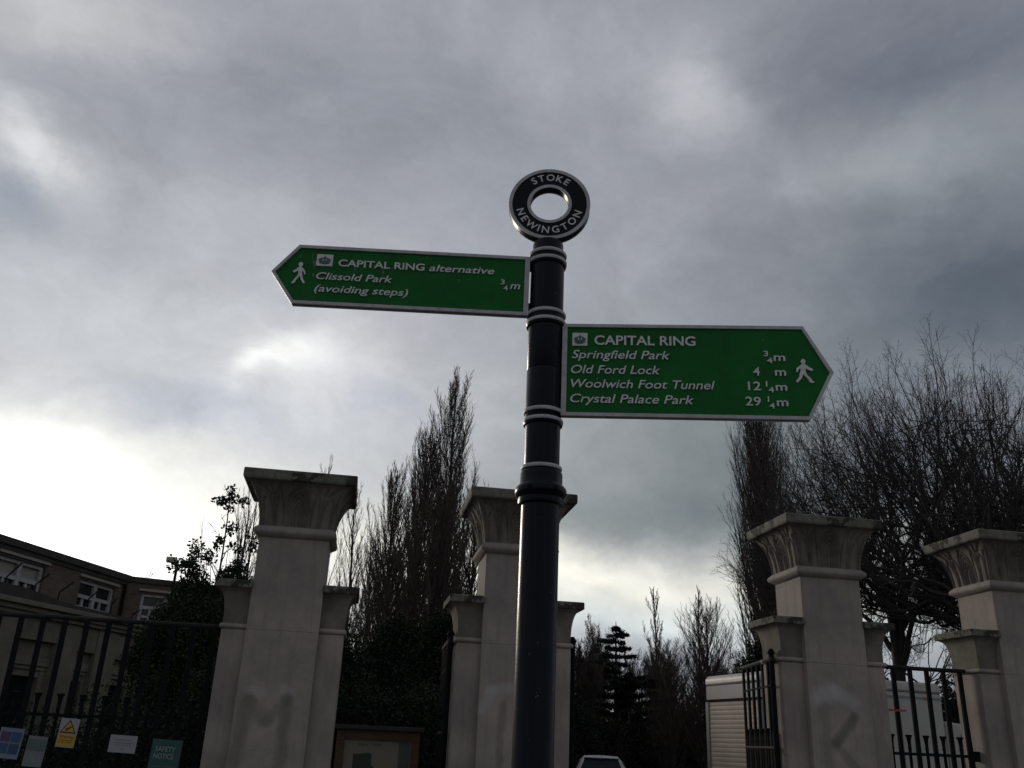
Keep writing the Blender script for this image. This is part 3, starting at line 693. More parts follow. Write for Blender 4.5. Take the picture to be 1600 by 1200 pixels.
# ------------------------------------------------------------------ map board
nb = thing('map_board', 'brown wooden framed map board behind the pillars', 'notice board', (.39, 13.05, 0))
bx0, bx1 = -.15, .945; y_ = 13.0
MB().box(bx0, bx0+.11, y_, y_+.09, 0, 1.72).box(bx1-.11, bx1, y_, y_+.09, 0, 1.72).box(bx0+.11, bx1-.11, y_+.002, y_+.088, 1.60, 1.72).box(bx0+.11, bx1-.11, y_+.002, y_+.088, .62, .74).build('frame', wood, nb, bevel=.006)
MB().box(bx0-.05, bx1+.05, y_-.06, y_+.13, 1.722, 1.775).build('hood', coping, nb, bevel=.006)
MB().box(bx0+.11, bx1-.11, y_+.04, y_+.06, .74, 1.60).build('map_sheet', flat('map_cream', (.24, .225, .165)), nb)
MB().box(bx1-.265, bx1-.125, y_+.036, y_+.0398, .76, 1.585).build('side_panel', flat('map_sage', (.075, .10, .085)), nb)
MB().prism([(.085, 1.42), (.30, 1.44), (.33, 1.42), (.325, 1.30), (.42, 1.22), (.50, 1.18), (.45, .95), (.2, .9), (.13, 1.2), (.09, 1.24)], y_+.037, y_+.0398).build('map_shape', flat('map_green', (.03, .05, .037)), nb)
vs, fs = text_mesh('ABNEY PARK', .14, .46, 1.525, .03, ext=.0008)
MB().add([(a, b+y_+.0395, c) for a, b, c in vs], fs).build('lettering', flat('map_green', (.03, .05, .037)), nb)

# ------------------------------------------------------------------ truck
K = (8.085, 18.036); TT = local_T(K, (.989, .145))    # local x along the side, local y into depth along the rear face
tr = thing('box_truck', 'cream box truck with beige roller shutter parked behind the gate', 'truck', (K[0], K[1], 0))
LT, WT_ = 4.4, 2.2
MB(TT).box(0, LT, 0, WT_, .95, 2.98).build('box_body', truckm, tr, bevel=.02)
ang = [k*math.pi/12 for k in range(7)]
pr = [(-.03, 2.982)] + [(-.03+.11*(1-math.cos(a_)), 3.08+.12*math.sin(a_)) for a_ in ang] + [(LT-.08, 3.20), (LT+.03, 3.08), (LT+.03, 2.982)]
MB(TT).prism(pr, -.03, WT_+.03).build('roof_cap', truckw, tr, bevel=.05, smooth=True)
MB(TT).box(-.03, -.002, .04, WT_-.04, 2.70, 2.978).build('header_panel', truckg, tr)
MB(TT).box(-.05, -.002, -.02, WT_+.02, 2.655, 2.695).build('gutter', iron, tr)
MB(TT).box(-.04, -.002, 0, .12, 1.05, 2.65).box(-.04, -.002, WT_-.12, WT_, 1.05, 2.65).build('door_frame', trim, tr)
sh_me = None
for k in range(17):
    z = 1.08+k*.0925; m = MB(TT); m.prism([(0, 0)]*0 or [(-.022, z), (-.004, z-.001), (-.004, z+.088), (-.018, z+.090), (-.0235, z+.06), (-.0245, z+.03)], .122, WT_-.122); m.build('shutter_slat', shutm, tr)
MB(TT).box(-.14, LT, -.02, WT_+.02, .93, 1.05).build('sill_beam', trim, tr)
MB(TT).box(-.10, -.01, .0, WT_, .55, .92).build('bumper', truckm, tr)
for y in (.06, WT_-.24): MB(TT).box(-.13, -.101, y, y+.18, .72, .88).build('tail_light', redm, tr)
MB(TT).box(.0, LT, -.012, -.002, 2.86, 2.90).build('side_trim', truckg, tr)
for x in (1.1, 2.2, 3.3): MB(TT).box(x-.012, x+.012, -.008, -.001, .97, 2.85).build('panel_seam', truckg, tr)
for x in (.25, 1.5, 2.8, 4.0): MB(TT).box(x-.05, x+.05, -.03, -.013, 2.865, 2.895).build('marker_lamp', flat('amber', (.30, .14, .02)), tr)
for x in (.9, LT+.9):
    for y in (.15, WT_-.15):
        ty = MB(TT).lathe([(.2, -.12), (.42, -.12), (.45, -.08), (.45, .08), (.42, .12), (.2, .12)], 24); pts = list(ty.v)
        wv = MB(); q = []
        base_ = MB().lathe([(.2, -.12), (.42, -.12), (.45, -.08), (.45, .08), (.42, .12), (.2, .12)], 24)
        o = MB(TT).add([(x+a, y+c, .45+b) for a, b, c in base_.v], base_.f).build('wheel', rubber, tr, smooth=True)
MB(TT).prism([(LT+.12, .55), (LT+1.75, .55), (LT+1.8, 1.4), (LT+1.35, 2.35), (LT+.12, 2.45)], .1, WT_-.1).build('cab', truckm, tr, bevel=.05)
MB(TT).prism([(LT+.5, 1.45), (LT+1.45, 1.45), (LT+1.2, 2.2), (LT+.5, 2.2)], .07, .098).build('cab_window', glassd, tr)
MB(TT).box(.2, LT+.4, .5, WT_-.5, .45, .92).build('chassis', iron, tr)

# ------------------------------------------------------------------ car seen in the gateway
cr = thing('parked_car', 'silver hatchback seen from behind through the open carriage gate', 'car', (7.4, 28.0, 0))
TC = local_T((7.4, 27.9), (.97, -.24))
def loft(secs, name, mt, smooth=True, bev=0):
    m = MB(TC); n = len(secs[0][1]); vs = []
    for y, pts in secs: vs += [(x, y, z) for x, z in pts]
    fs = [(i*n+k, i*n+(k+1) % n, (i+1)*n+(k+1) % n, (i+1)*n+k) for i in range(len(secs)-1) for k in range(n)] + [tuple(range(n-1, -1, -1)), tuple((len(secs)-1)*n+k for k in range(n))]
    return m.add(vs, fs).build(name, mt, cr, smooth=smooth, bevel=bev)
def sec(w_, zb, zt, r_=.10): return [(-w_+r_, zb), (w_-r_, zb), (w_, zb+r_), (w_, zt-r_), (w_-r_, zt), (-w_+r_, zt), (-w_, zt-r_), (-w_, zb+r_)]
loft([(0, sec(.74, .34, .86)), (.10, sec(.82, .24, .90)), (.8, sec(.85, .20, .92)), (2.6, sec(.85, .20, .90)), (3.5, sec(.82, .22, .80)), (3.85, sec(.68, .30, .62))], 'body', carm)
def cab(w1, z1, w0=.80, z0=.88): return [(-w0, z0), (w0, z0), (w1+.03, z1-.12), (w1-.10, z1), (0, z1+.02), (-w1+.10, z1), (-w1-.03, z1-.12)]
loft([(.12, cab(.66, 1.04)), (.42, cab(.60, 1.325)), (1.2, cab(.61, 1.37)), (1.9, cab(.60, 1.34)), (2.75, cab(.66, .98))], 'cabin', carm)
TQ = lambda p: TC(p)
m = MB(TC)
q_ = [(.66, .100, .93), (.60, .100, 1.045), (.50, .352, 1.292)]
vs = [(s_*x, y+o_, z) for o_ in (0, .012) for x, y, z in q_ for s_ in (-1, 1)]
m.add(vs, [(0, 1, 3, 2), (2, 3, 5, 4), (7, 6, 8, 9), (9, 8, 10, 11), (0, 6, 7, 1), (4, 5, 11, 10), (0, 2, 8, 6), (2, 4, 10, 8), (1, 7, 9, 3), (3, 9, 11, 5)]); m.build('rear_window', carglass, cr)
MB(TC).box(-.52, .52, .30, .50, 1.31, 1.345).build('spoiler', carm, cr, bevel=.012)
MB(TC).box(-.03, .03, .295, .32, 1.288, 1.308).build('brake_light', redm, cr)
MB(TC).bar((0, .55, 1.34), (0, .45, 1.46), .006, 5).build('aerial', iron, cr)
for s_ in (-1, 1):
    MB(TC).box(*sorted((s_*.62, s_*.80)), -.02, .12, .62, .84).build('tail_light', redm, cr, bevel=.02)
    m = MB(TC); m.prism([(0, 0), (0, 0), (0, 0)], 0, 0) if 0 else None
    m.add([(s_*.80, .55, .93), (s_*.80, 2.3, .93), (s_*.665, 1.85, 1.25), (s_*.665, .62, 1.25), (s_*.77, .55, .93), (s_*.77, 2.3, .93), (s_*.635, 1.85, 1.25), (s_*.635, .62, 1.25)], [(0, 1, 2, 3), (7, 6, 5, 4), (0, 4, 5, 1), (1, 5, 6, 2), (2, 6, 7, 3), (3, 7, 4, 0)]); m.build('side_window', glassd, cr)
    for y in (.7, 3.1):
        b_ = MB().lathe([(.16, -.1), (.29, -.1), (.31, -.07), (.31, .07), (.29, .1), (.16, .1)], 20)
        MB(TC).add([(s_*.74+c, y+a, .31+b) for a, b, c in b_.v], b_.f).build('wheel', rubber, cr, smooth=True)
MB(TC).box(-.26, .26, -.03, 0, .50, .61).build('number_plate', flat('plate_yellow', (.5, .38, .05)), cr)

# ------------------------------------------------------------------ trees
class Tree:
    def __init__(s, seed): s.r = random.Random(seed); s.b = {}
    def grow(s, p, d, L, r, lvl, spec):
        rn = s.r; sp = spec[lvl]; n = sp['n']; st = L/n
        pts = [p]; rad = [r]; dirs = [d]; x, y, z = p; dx, dy, dz = d; wa = sp['w']; upk = sp.get('up', 0); gr = sp.get('end', .35)
        for i in range(n):
            dx += rn.gauss(0, wa); dy += rn.gauss(0, wa); dz += rn.gauss(0, wa)*.7+upk
            l = math.sqrt(dx*dx+dy*dy+dz*dz); dx /= l; dy /= l; dz /= l
            x += dx*st; y += dy*st; z += dz*st
            pts.append((x, y, z)); rad.append(r*(1-(1-gr)*(i+1)/n)); dirs.append((dx, dy, dz))
        s.b.setdefault((lvl, n), []).append((pts, rad))
        if lvl+1 < len(spec):
            ch = sp['kids']; t0, t1 = sp.get('t', (.25, 1)); A = sp['ang']; lr = sp['len']; rr = sp.get('rr', .6); prof = sp.get('prof')
            ph = rn.random()*6.28
            for k in range(ch):
                t = t0+(t1-t0)*(k+rn.random()*.7)/ch; t = min(t, .999); f = t*n; i = int(f); q = f-i
                a, b = pts[i], pts[i+1]; o = (a[0]+(b[0]-a[0])*q, a[1]+(b[1]-a[1])*q, a[2]+(b[2]-a[2])*q)
                D_ = dirs[i+1]; ph += 2.4+rn.gauss(0, .4)
                ux, uy, uz = (D_[1], -D_[0], 0) if abs(D_[2]) < .95 else (1, 0, 0)
                l = math.sqrt(ux*ux+uy*uy+uz*uz) or 1; ux /= l; uy /= l; uz /= l
                vx, vy, vz = D_[1]*uz-D_[2]*uy, D_[2]*ux-D_[0]*uz, D_[0]*uy-D_[1]*ux
                cp, sp_ = math.cos(ph), math.sin(ph); px_, py_, pz_ = ux*cp+vx*sp_, uy*cp+vy*sp_, uz*cp+vz*sp_
                an = R(A*(.7+.6*rn.random())); ca, sa = math.cos(an), math.sin(an)
                kl = L*lr*(.6+.7*rn.random())*(prof(t) if prof else (1-.45*t))
                kr = (rad[i]*(1-q)+rad[i+1]*q)*rr*(.75+.4*rn.random())
                s.grow(o, (D_[0]*ca+px_*sa, D_[1]*ca+py_*sa, D_[2]*ca+pz_*sa), kl, max(kr, s.rmin), lvl+1, spec)
    rmin = .006
    def fit(s, top, rad, q=97):                    # bring the crown to its measured height and spread
        P = np.concatenate([np.array([b[0] for b in l]).reshape(-1, 3) for l in s.b.values()])
        kz = top/np.percentile(P[:, 2], 99.99); c = np.median(P[:, :2], axis=0)
        kr = rad/np.percentile(np.hypot(P[:, 0]-c[0], P[:, 1]-c[1]), q)
        for key, l in s.b.items():
            s.b[key] = [([(x*kr, y*kr, z*kz) for x, y, z in p], r) for p, r in l]
    def arrays(s, pred): return {k: v for k, v in s.b.items() if pred(k[0])}
def tubes(groups, sides):
    V = []; F = []; off = 0
    for (lvl, n), lst in groups.items():
        P = np.array([b[0] for b in lst], float); Rr = np.array([b[1] for b in lst], float); B = len(lst); m = n+1
        T = np.empty_like(P); T[:, 1:-1] = P[:, 2:]-P[:, :-2]; T[:, 0] = P[:, 1]-P[:, 0]; T[:, -1] = P[:, -1]-P[:, -2]
        T /= np.linalg.norm(T, axis=-1, keepdims=True)+1e-9
        ref = np.zeros((B, 1, 3)); mean = T.mean(1); ax = np.abs(mean).argmin(1); ref[np.arange(B), 0, ax] = 1
        U = np.cross(T, ref); U /= np.linalg.norm(U, axis=-1, keepdims=True)+1e-9; Vv = np.cross(T, U)
        k = sides(lvl); a = np.arange(k)*2*np.pi/k
        ring = P[:, :, None]+Rr[:, :, None, None]*(U[:, :, None]*np.cos(a)[None, None, :, None]+Vv[:, :, None]*np.sin(a)[None, None, :, None])
        V.append(ring.reshape(-1, 3))
        bi = (np.arange(B)*m*k)[:, None, None]; i = (np.arange(n)*k)[None, :, None]; j = np.arange(k)[None, None, :]; j2 = (j+1) % k
        q = np.stack([bi+i+j, bi+i+j2, bi+i+k+j2, bi+i+k+j], -1).reshape(-1, 4)+off
        F.append(q); off += B*m*k
    return np.concatenate(V), np.concatenate(F)
def np_mesh(name, V, F, m, smooth=True):
    me = bpy.data.meshes.new(name); nf, k = F.shape
    me.vertices.add(len(V)); me.vertices.foreach_set('co', V.astype(np.float32).ravel())
    me.loops.add(nf*k); me.loops.foreach_set('vertex_index', F.astype(np.int32).ravel())
    me.polygons.add(nf); me.polygons.foreach_set('loop_start', np.arange(nf, dtype=np.int32)*k)
    me.materials.append(m); me.update(calc_edges=True)
    if smooth: me.polygons.foreach_set('use_smooth', np.ones(nf, bool))
    return me
def fan_tree(label, loc, z0, top, rad, r0, seed, mains=10, forks=(4, 4, 4), low=72, tuft=(7, 4), rmin=.0045, mt=None, mtw=None):
    """a spreading winter tree: clean limbs fan out from a low fork, fine twigs crowd the outer shell"""
    T = Tree(seed); T.rmin = rmin; rn = T.r; h = top-z0
    fr = [.0, .30, .55, .75, .92]; spread = [.0, .27, .17, .12]
    rr = [r0*.48, r0*.30, r0*.165, r0*.078]
    def env(d):
        return 1/math.sqrt((d[0]**2+d[1]**2)/rad**2+(max(d[2], .0)**2)/h**2+1e-6)*(.90+.17*rn.random())
    def norm(v):
        l = math.sqrt(sum(c*c for c in v)); return tuple(c/l for c in v)
    def seg(lv, p0, m0, p1, m1, ra, rb, n):
        L = math.dist(p0, p1); pts = []; rad_ = []
        for i in range(n+1):
            t = i/n; a = 2*t**3-3*t*t+1; b = t**3-2*t*t+t; c = -2*t**3+3*t*t; d = t**3-t*t
            j = .022*L if 0 < i < n else 0
            pts.append(tuple(a*p0[k]+b*m0[k]*L+c*p1[k]+d*m1[k]*L+rn.gauss(0, j)*.5 for k in range(3))); rad_.append(ra+(rb-ra)*t)
        T.b.setdefault((lv, n), []).append((pts, rad_)); return pts
    spec = [dict(n=5, w=.075, up=.08, kids=tuft[0], t=(.1, .98), ang=36, len=.55, rr=.6, end=.45),
            dict(n=3, w=.11, up=.04, kids=tuft[1], t=(.2, .97), ang=40, len=.60, rr=.75, end=.6),
            dict(n=2, w=.2, up=.03, end=.7)]
    class Off(Tree): pass
    sub = Off(seed+1); sub.rmin = rmin
    def node(lv, p, d, ra):
        if lv > len(forks):
            sub.grow(p, norm((d[0], d[1], d[2]+.15)), .75+.75*rn.random(), ra*.9, 0, spec); return
        k = forks[lv-1]+rn.choice((-1, 0, 0, 1)) if lv > 1 else forks[0]
        for _ in range(k):
            c = norm(tuple(d[i]+rn.gauss(0, spread[lv]) for i in range(3)))
            if c[2] < math.cos(R(low+12)): c = norm((c[0], c[1], abs(c[2])+.2))
            f = fr[lv+1]*(.88+.24*rn.random()); e = env(c)*f
            q = (c[0]*e, c[1]*e, z0+c[2]*e)
            rb = rr[min(lv, 3)]*.62
            seg(lv+1, p, tuple(x*.9 for x in d), q, c, ra*.80, rb, 6 if lv == 1 else 4)
            if lv >= 3 and rn.random() < .8:
                m = tuple((a+b)/2 for a, b in zip(p, q)); sub.grow(m, norm((c[0]+rn.gauss(0, .5), c[1]+rn.gauss(0, .5), c[2]+.1)), .5+.6*rn.random(), rb*.6, 0, spec)
            node(lv+1, q, c, rb)
    tr0 = []; n = 6
    for i in range(n+1): tr0.append((rn.gauss(0, .05)*i/3, rn.gauss(0, .05)*i/3, -.3+(z0+.3+h*.16)*i/n))
    T.b[(0, n)] = [(tr0, [r0*(1.25-.6*i/n) for i in range(n+1)])]
    for k in range(mains):
        a = 2.4*k+rn.gauss(0, .25); th = R(low)*math.sqrt((k+.5)/mains)
        d = (math.sin(th)*math.cos(a), math.sin(th)*math.sin(a), math.cos(th)); u = norm((d[0]*.6, d[1]*.6, d[2]+.35))
        t = .62+.36*rn.random(); i = int(t*n); p = tuple(tr0[i][c]+(tr0[i+1][c]-tr0[i][c])*(t*n-i) for c in range(3))
        e = env(d)*fr[1]; q = (d[0]*e, d[1]*e, z0+d[2]*e+.3)
        seg(1, p, u, q, d, rr[0], rr[1], 6); node(1, q, d, rr[1])
    for (lv, m), l in sub.b.items(): T.b.setdefault((lv+6, m), []).extend(l)
    root = thing('bare_tree', label, 'tree', (loc[0], loc[1], 0))
    def part(nm, gr, k, m_):
        V, F = tubes(gr, k); o = bpy.data.objects.new(nm, np_mesh(nm, V, F, m_)); COL.objects.link(o); o.parent = root; return o
    part('trunk', T.arrays(lambda l: l == 0), lambda l: 10, mt or bark)
    for (lv, m), lst in T.arrays(lambda l: l == 1).items():
        for b in lst: part('limb', {(1, m): [b]}, lambda l: 7, mt or bark)
    part('twigs', T.arrays(lambda l: l > 1), lambda l: 5 if l < 4 else 3, mtw or twigm)['kind'] = 'stuff'
    return root

def tree(name, label, loc, H, r, spec, seed, mt=None, mtw=None, group=None, lean=(0, 0), cat='tree', rmin=.006, limbs=1, fit=None):
    T = Tree(seed); T.rmin = rmin
    d = Vector((lean[0], lean[1], 1)).normalized()
    T.grow((0, 0, -.3), tuple(d), H, r, 0, spec)
    if fit: T.fit(*fit)
    root = thing(name, label, cat, (loc[0], loc[1], loc[2] if len(loc) > 2 else 0), group)
    def part(nm, gr, k, m_):
        V, F = tubes(gr, k); o = bpy.data.objects.new(nm, np_mesh(nm, V, F, m_)); COL.objects.link(o); o.parent = root; return o
    part('trunk', T.arrays(lambda l: l == 0), lambda l: 9, mt or bark)
    if limbs:
        for (lv, n), lst in T.arrays(lambda l: l == 1).items():
            for b in lst: part('limb', {(1, n): [b]}, lambda l: 6, mt or bark)
        part('twigs', T.arrays(lambda l: l > 1), lambda l: 5 if l < 3 else 3, mtw or twigm)['kind'] = 'stuff'
    else:
        part('branches', T.arrays(lambda l: l > 0), lambda l: 5 if l < 2 else 3, mtw or twigm)['kind'] = 'stuff'
    return root

def pop_spec(kids=64, L=.30, k2=13, k3=7, bottom=.04, w=.05, ang=17, up1=.10):
    return [dict(n=14, w=.012, up=.03, kids=kids, t=(bottom, .985), ang=ang+6, len=L, rr=.36, prof=lambda t: (1.06-t)**.62*(.75+.7*min(1, t*2.2)), end=.12),
            dict(n=8, w=w, up=up1, kids=k2, t=(.12, .98), ang=ang, len=.36, rr=.42, end=.25),
            dict(n=4, w=w+.02, up=.12, kids=k3, t=(.1, .95), ang=20, len=.42, rr=.55, end=.4),
            dict(n=3, w=.10, up=.08, end=.5)]
def spread_spec(k0=9, t0=.16, a0=38, k1=9, k2=8, k3=6, k4=4, up=.05):
    return [dict(n=8, w=.04, up=.03, kids=k0, t=(t0, .96), ang=a0, len=.98, rr=.60, end=.42, prof=lambda t: 1.15-.5*t),
            dict(n=11, w=.085, up=up, kids=k1, t=(.22, .99), ang=33, len=.50, rr=.62, end=.25, prof=lambda t: 1-.25*t),
            dict(n=7, w=.12, up=up, kids=k2, t=(.15, .99), ang=36, len=.52, rr=.60, end=.3),
            dict(n=5, w=.15, up=up, kids=k3, t=(.15, .98), ang=40, len=.58, rr=.62, end=.4),
            dict(n=3, w=.18, up=.03, kids=k4, t=(.2, .97), ang=42, len=.62, rr=.75, end=.6),
            dict(n=2, w=.2, up=.03, end=.7)]

# poplars in the middle
GL = 'bare poplars left of the signpost'
tree('poplar_tree', 'tallest bare poplar, rising just left of the signpost', (4.15, 44.8), 19, .24, pop_spec(100, .27, 15, 7, up1=.15), 11, popm, popm, GL, rmin=.0085, fit=(20.4, 1.65))
tree('poplar_tree', 'dense bare poplar, second tallest of the middle clump', (2.6, 44.0), 16.4, .22, pop_spec(120, .30, 14, 7, up1=.15), 12, popm, popm, GL, rmin=.0085, fit=(17.2, 1.7))
tree('poplar_tree', 'bare poplar at the left edge of the middle clump', (1.35, 45.6), 14.6, .2, pop_spec(96, .30, 14, 7), 13, popm, popm, GL, rmin=.0085, fit=(15.2, 1.45))
tree('poplar_tree', 'low bare poplar tucked beside the signpost pillar top', (4.9, 42.0), 12.8, .18, pop_spec(84, .32, 13, 6), 14, popm, popm, GL, rmin=.0085, fit=(13.2, 1.4))
tree('poplar_tree', 'stocky dark poplar in front of the middle clump', (2.9, 38.0), 11.8, .2, pop_spec(110, .34, 14, 7, .03, .06, 20), 19, popm, popm, GL, rmin=.0085, fit=(12.4, 1.5))
tree('poplar_tree', 'low bare poplar at the foot of the middle clump, left side', (1.1, 39.0), 9, .16, pop_spec(90, .34, 13, 7, .02, .06, 20), 119, popm, popm, GL, rmin=.0085, fit=(9.6, 1.4))
tree('poplar_tree', 'thin bare poplar right of the pillar marked M', (-.55, 50.0), 14.6, .18, pop_spec(50, .28, 11, 5), 15, popm, popm, rmin=.0085, fit=(14.8, 1.25))
tree('poplar_tree', 'low twiggy poplar between the M pillar and the middle clump', (.35, 47.0), 10.5, .16, pop_spec(50, .30, 11, 6), 115, popm, popm, rmin=.0085, fit=(11.5, 1.1))
tree('poplar_tree', 'distant bare poplar whose tip peeps over the M pillar', (-2.9, 60.0), 18.4, .2, pop_spec(40, .22, 9, 5), 16, popm, popm, fit=(19.2, 1.2))
tree('poplar_tree', 'thin bare tree with forked stems left of the M pillar', (-4.95, 39.6), 11.9, .16, pop_spec(30, .42, 10, 5, .15, .06, 18), 17, bark, twigm, fit=(12.2, 1.25))
tree('poplar_tree', 'pale distant poplar tip above the pillar marked M', (-7.6, 62.0), 17.2, .16, pop_spec(28, .22, 8, 4), 18, popm, popm, fit=(18.2, 1.1))
# right-hand poplar
tree('poplar_tree', 'broad columnar poplar rising under the right green arm', (17.7, 38.1), 17.9, .20, pop_spec(250, .30, 15, 6, .03, .035, 30, .22), 21, popm, popm, fit=(18.6, 1.45))
tree('poplar_tree', 'lower poplar right of the broad columnar one', (19.4, 39.5), 13.0, .2, pop_spec(90, .30, 13, 6, .03, .05, 17), 22, popm, popm, fit=(13.0, 1.2))
tree('poplar_tree', 'low dark poplar thicket left of the broad columnar one', (16.2, 42.0), 8.5, .16, pop_spec(90, .36, 13, 6, .03, .06, 22), 122, popm, popm, fit=(8.6, 1.5))
tree('poplar_tree', 'lowest dark thicket stepping down towards the slender poplars', (15.6, 45.5), 6.5, .14, pop_spec(80, .40, 13, 6, .03, .07, 24), 123, popm, popm, fit=(7.0, 1.5))
# spreading trees on the right
fan_tree('spreading bare tree with slim trunk between the two right pillars', (16.3, 26.4), 5.0, 13.6, 4.2, .20, 31, 11, (4, 4, 4), 62, (6, 3), .0042)
fan_tree('largest spreading bare tree, behind the rightmost pillar', (16.9, 22.4), 4.2, 11.9, 5.3, .25, 32, 15, (4, 4, 4), 60, (5, 3), .0036)
fan_tree('bare tree at the right edge behind the largest one', (20.8, 25.0), 4.2, 10.9, 4.0, .22, 33, 10, (4, 4, 3), 56, (6, 3), .0042)
fan_tree('farther bare tree filling the gap behind the K pillar', (22.4, 37.0), 3.0, 10.6, 3.6, .20, 34, 7, (3, 3, 3), 60, (6, 3), .006)
# far trees through the gateway
tree('slender_poplar', 'taller slender poplar right of the dark conifer', (18.6, 57.0), 11.2, .14, pop_spec(60, .17, 9, 5, .04, .04, 12), 41, popm, popm, rmin=.011, fit=(11.4, .75))
tree('slender_poplar', 'slender poplar nearer the white truck', (21.8, 58.0), 11.2, .14, pop_spec(60, .17, 9, 5, .04, .04, 12), 42, popm, popm, rmin=.011, fit=(11.9, .75))
for k, (x, y, T_, rad_, lab) in enumerate(((14.6, 58, 9.4, 1.5, 'round topped bare tree just right of the signpost'), (12.2, 50, 7.2, .9, 'low bare tree close beside the signpost pillar'), (15.6, 60, 8.7, 1.5, 'hazy bare tree between the signpost and the conifer'), (17.3, 59, 7.6, 1.2, 'low bare tree beside the taller slender poplar'), (19.8, 60, 8.2, 1.2, 'bare tree between the two slender poplars'), (20.6, 62, 8.4, 1.5, 'bare tree just left of the second slender poplar'), (23.6, 60, 7.4, 1.6, 'bare tree right of the second slender poplar'), (21.2, 52, 7.2, 1.9, 'bushy bare tree left of the broad poplar'), (18.5, 46, 5.6, 1.6, 'brown bare thicket tree above the truck'))):
    tree('bare_tree', lab, (x, y), 5, .13, spread_spec(14, .2, 28, 9, 8, 6, 3, .09), 50+k, popm, popm, rmin=.0095, limbs=0, fit=(T_, rad_))
tree('bare_tree', 'bare tree top showing over the brick building roof', (-11.4, 43.5), 5.0, .12, spread_spec(12, .2, 36, 7, 6, 4, 2), 60, rmin=.007, limbs=0, fit=(8.7, 1.9))
for k, (x, y, T_, rad_, lab) in enumerate(((27.0, 33.0, 7.5, 2.2, 'twiggy bare tree low behind the closed gate'), (16.2, 31.5, 6.2, 1.7, 'low bare tree behind the truck roof'), (23.5, 30.0, 6.6, 2.0, 'low bare tree left of the rightmost pillar'))):
    tree('bare_tree', lab, (x, y), 6, .10, pop_spec(34, .42, 11, 7, .1, .08, 28), 70+k, bark, twigm, rmin=.006, limbs=0, fit=(T_, rad_))

# leaves
def leaf_cloud(rng, centers, n, size, jitter=.5, droop=0):
    C_ = np.array([c[:3] for c in centers], float); Rd = np.array([c[3:6] for c in centers], float)
    wgt = Rd.prod(1)**.75; idx = rng.choice(len(C_), n, p=wgt/wgt.sum())
    v = rng.normal(size=(n, 3)); v /= np.linalg.norm(v, axis=1, keepdims=True); rr = rng.random((n, 1))**.42
    rr *= 1+.16*rng.normal(size=(n, 1))
    P = C_[idx]+v*rr*Rd[idx]
    a = rng.normal(size=(n, 3)); a[:, 2] -= droop; a /= np.linalg.norm(a, axis=1, keepdims=True)
    b = np.cross(a, rng.normal(size=(n, 3))); b /= np.linalg.norm(b, axis=1, keepdims=True)
    s_ = size*(.6+.8*rng.random((n, 1)))
    V = np.stack([P, P+a*s_*.5+b*s_*.28, P+a*s_, P+a*s_*.5-b*s_*.28], 1)
    V = V[V[:, :, 2].min(1) > 0.0]
    return V.reshape(-1, 3), np.arange(len(V)*4).reshape(-1, 4)
def bush(name, label, loc, centers, n, size, mt, seed, trunk=None, cat='bush', extra_clumps=60, group=None, spread=.8, csize=.5):
    rng = np.random.default_rng(seed); cs = list(centers)
    big = list(centers)
    for k in range(extra_clumps):            # uneven outline: small clumps on the surface of the big ones
        c = big[rng.integers(len(big))]; v = rng.normal(size=3); v /= np.linalg.norm(v); v[2] = abs(v[2])*.9-.1
        q = csize*(.5+rng.random()); cs.append((c[0]+v[0]*c[3]*.97, c[1]+v[1]*c[4]*.97, max(.2, c[2]+v[2]*c[5]*.97), q*spread, q*spread, q))
    V, F = leaf_cloud(rng, cs, n, size)
    root = thing(name, label, cat, (loc[0], loc[1], 0), group)
    o = bpy.data.objects.new('foliage', np_mesh('foliage', V, F, mt, False)); COL.objects.link(o); o.parent = root
    tk = MB()
    for k in range(7):
        c = big[k % len(big)]; tk.bar((rng.normal()*.15, rng.normal()*.15, 0), (c[0]+rng.normal()*.3, c[1]+rng.normal()*.3, c[2]+c[5]*.5), .07, 6, .02)
    o = place('trunk', tk.mesh('trunk', bark), root)
    return root
# holly with a shoot, left
hl = bush('holly_bush', 'tall dark holly bush with one bare shoot against bright sky', (-2.75, 18.9),
     [(0, 0, 1.7, 1.35, 1.2, 1.9), (.5, .1, 3.2, .9, .8, .95), (-.35, 0, 3.2, .85, .8, .85), (-.9, .2, 2.6, .6, .7, 1.4), (.9, 0, 2.9, .8, .8, 1.1)], 90000, .062, leafh, 5, extra_clumps=110, csize=.26, cat='holly')
rng = np.random.default_rng(88)
top = [(-.1+rng.normal()*.45, rng.normal()*.3, 3.9+abs(rng.normal())*.55, .10+rng.random()*.12, .12, .10+rng.random()*.14) for _ in range(60)]
V, F = leaf_cloud(rng, top, 7000, .065)
o = place('upper_foliage', np_mesh('upper_foliage', V, F, leafh, False), hl)
stm = MB()
for c in top: stm.bar((c[0]*.35, c[1]*.4, 3.1), (c[0], c[1], c[2]+c[5]), .010, 4, .004)
place('stems', stm.mesh('stems', bark), hl)
sh = Tree(9); sh.rmin = .006
sh.grow((-.1, 0, 3.5), (-.02, 0, 1), 2.85, .032, 0, [dict(n=8, w=.02, up=.1, kids=12, t=(.1, .98), ang=45, len=.22, rr=.45, end=.2), dict(n=4, w=.1, up=.05, kids=3, t=(.3, .9), ang=40, len=.4, end=.4), dict(n=2, w=.1, end=.5)])
V, F = tubes(sh.b, lambda l: 5); o = place('shoot', np_mesh('shoot', V, F, bark), hl)
rng = np.random.default_rng(8)
V, F = leaf_cloud(rng, [(-.12, 0, 6.15, .10, .10, .26), (-.30, 0, 6.0, .15, .1, .10), (.10, 0, 6.05, .16, .1, .10), (-.1, 0, 5.85, .08, .08, .12), (-.22, 0, 5.15, .10, .1, .16), (.06, 0, 5.1, .10, .1, .10), (-.03, 0, 5.4, .06, .06, .10)], 420, .085)
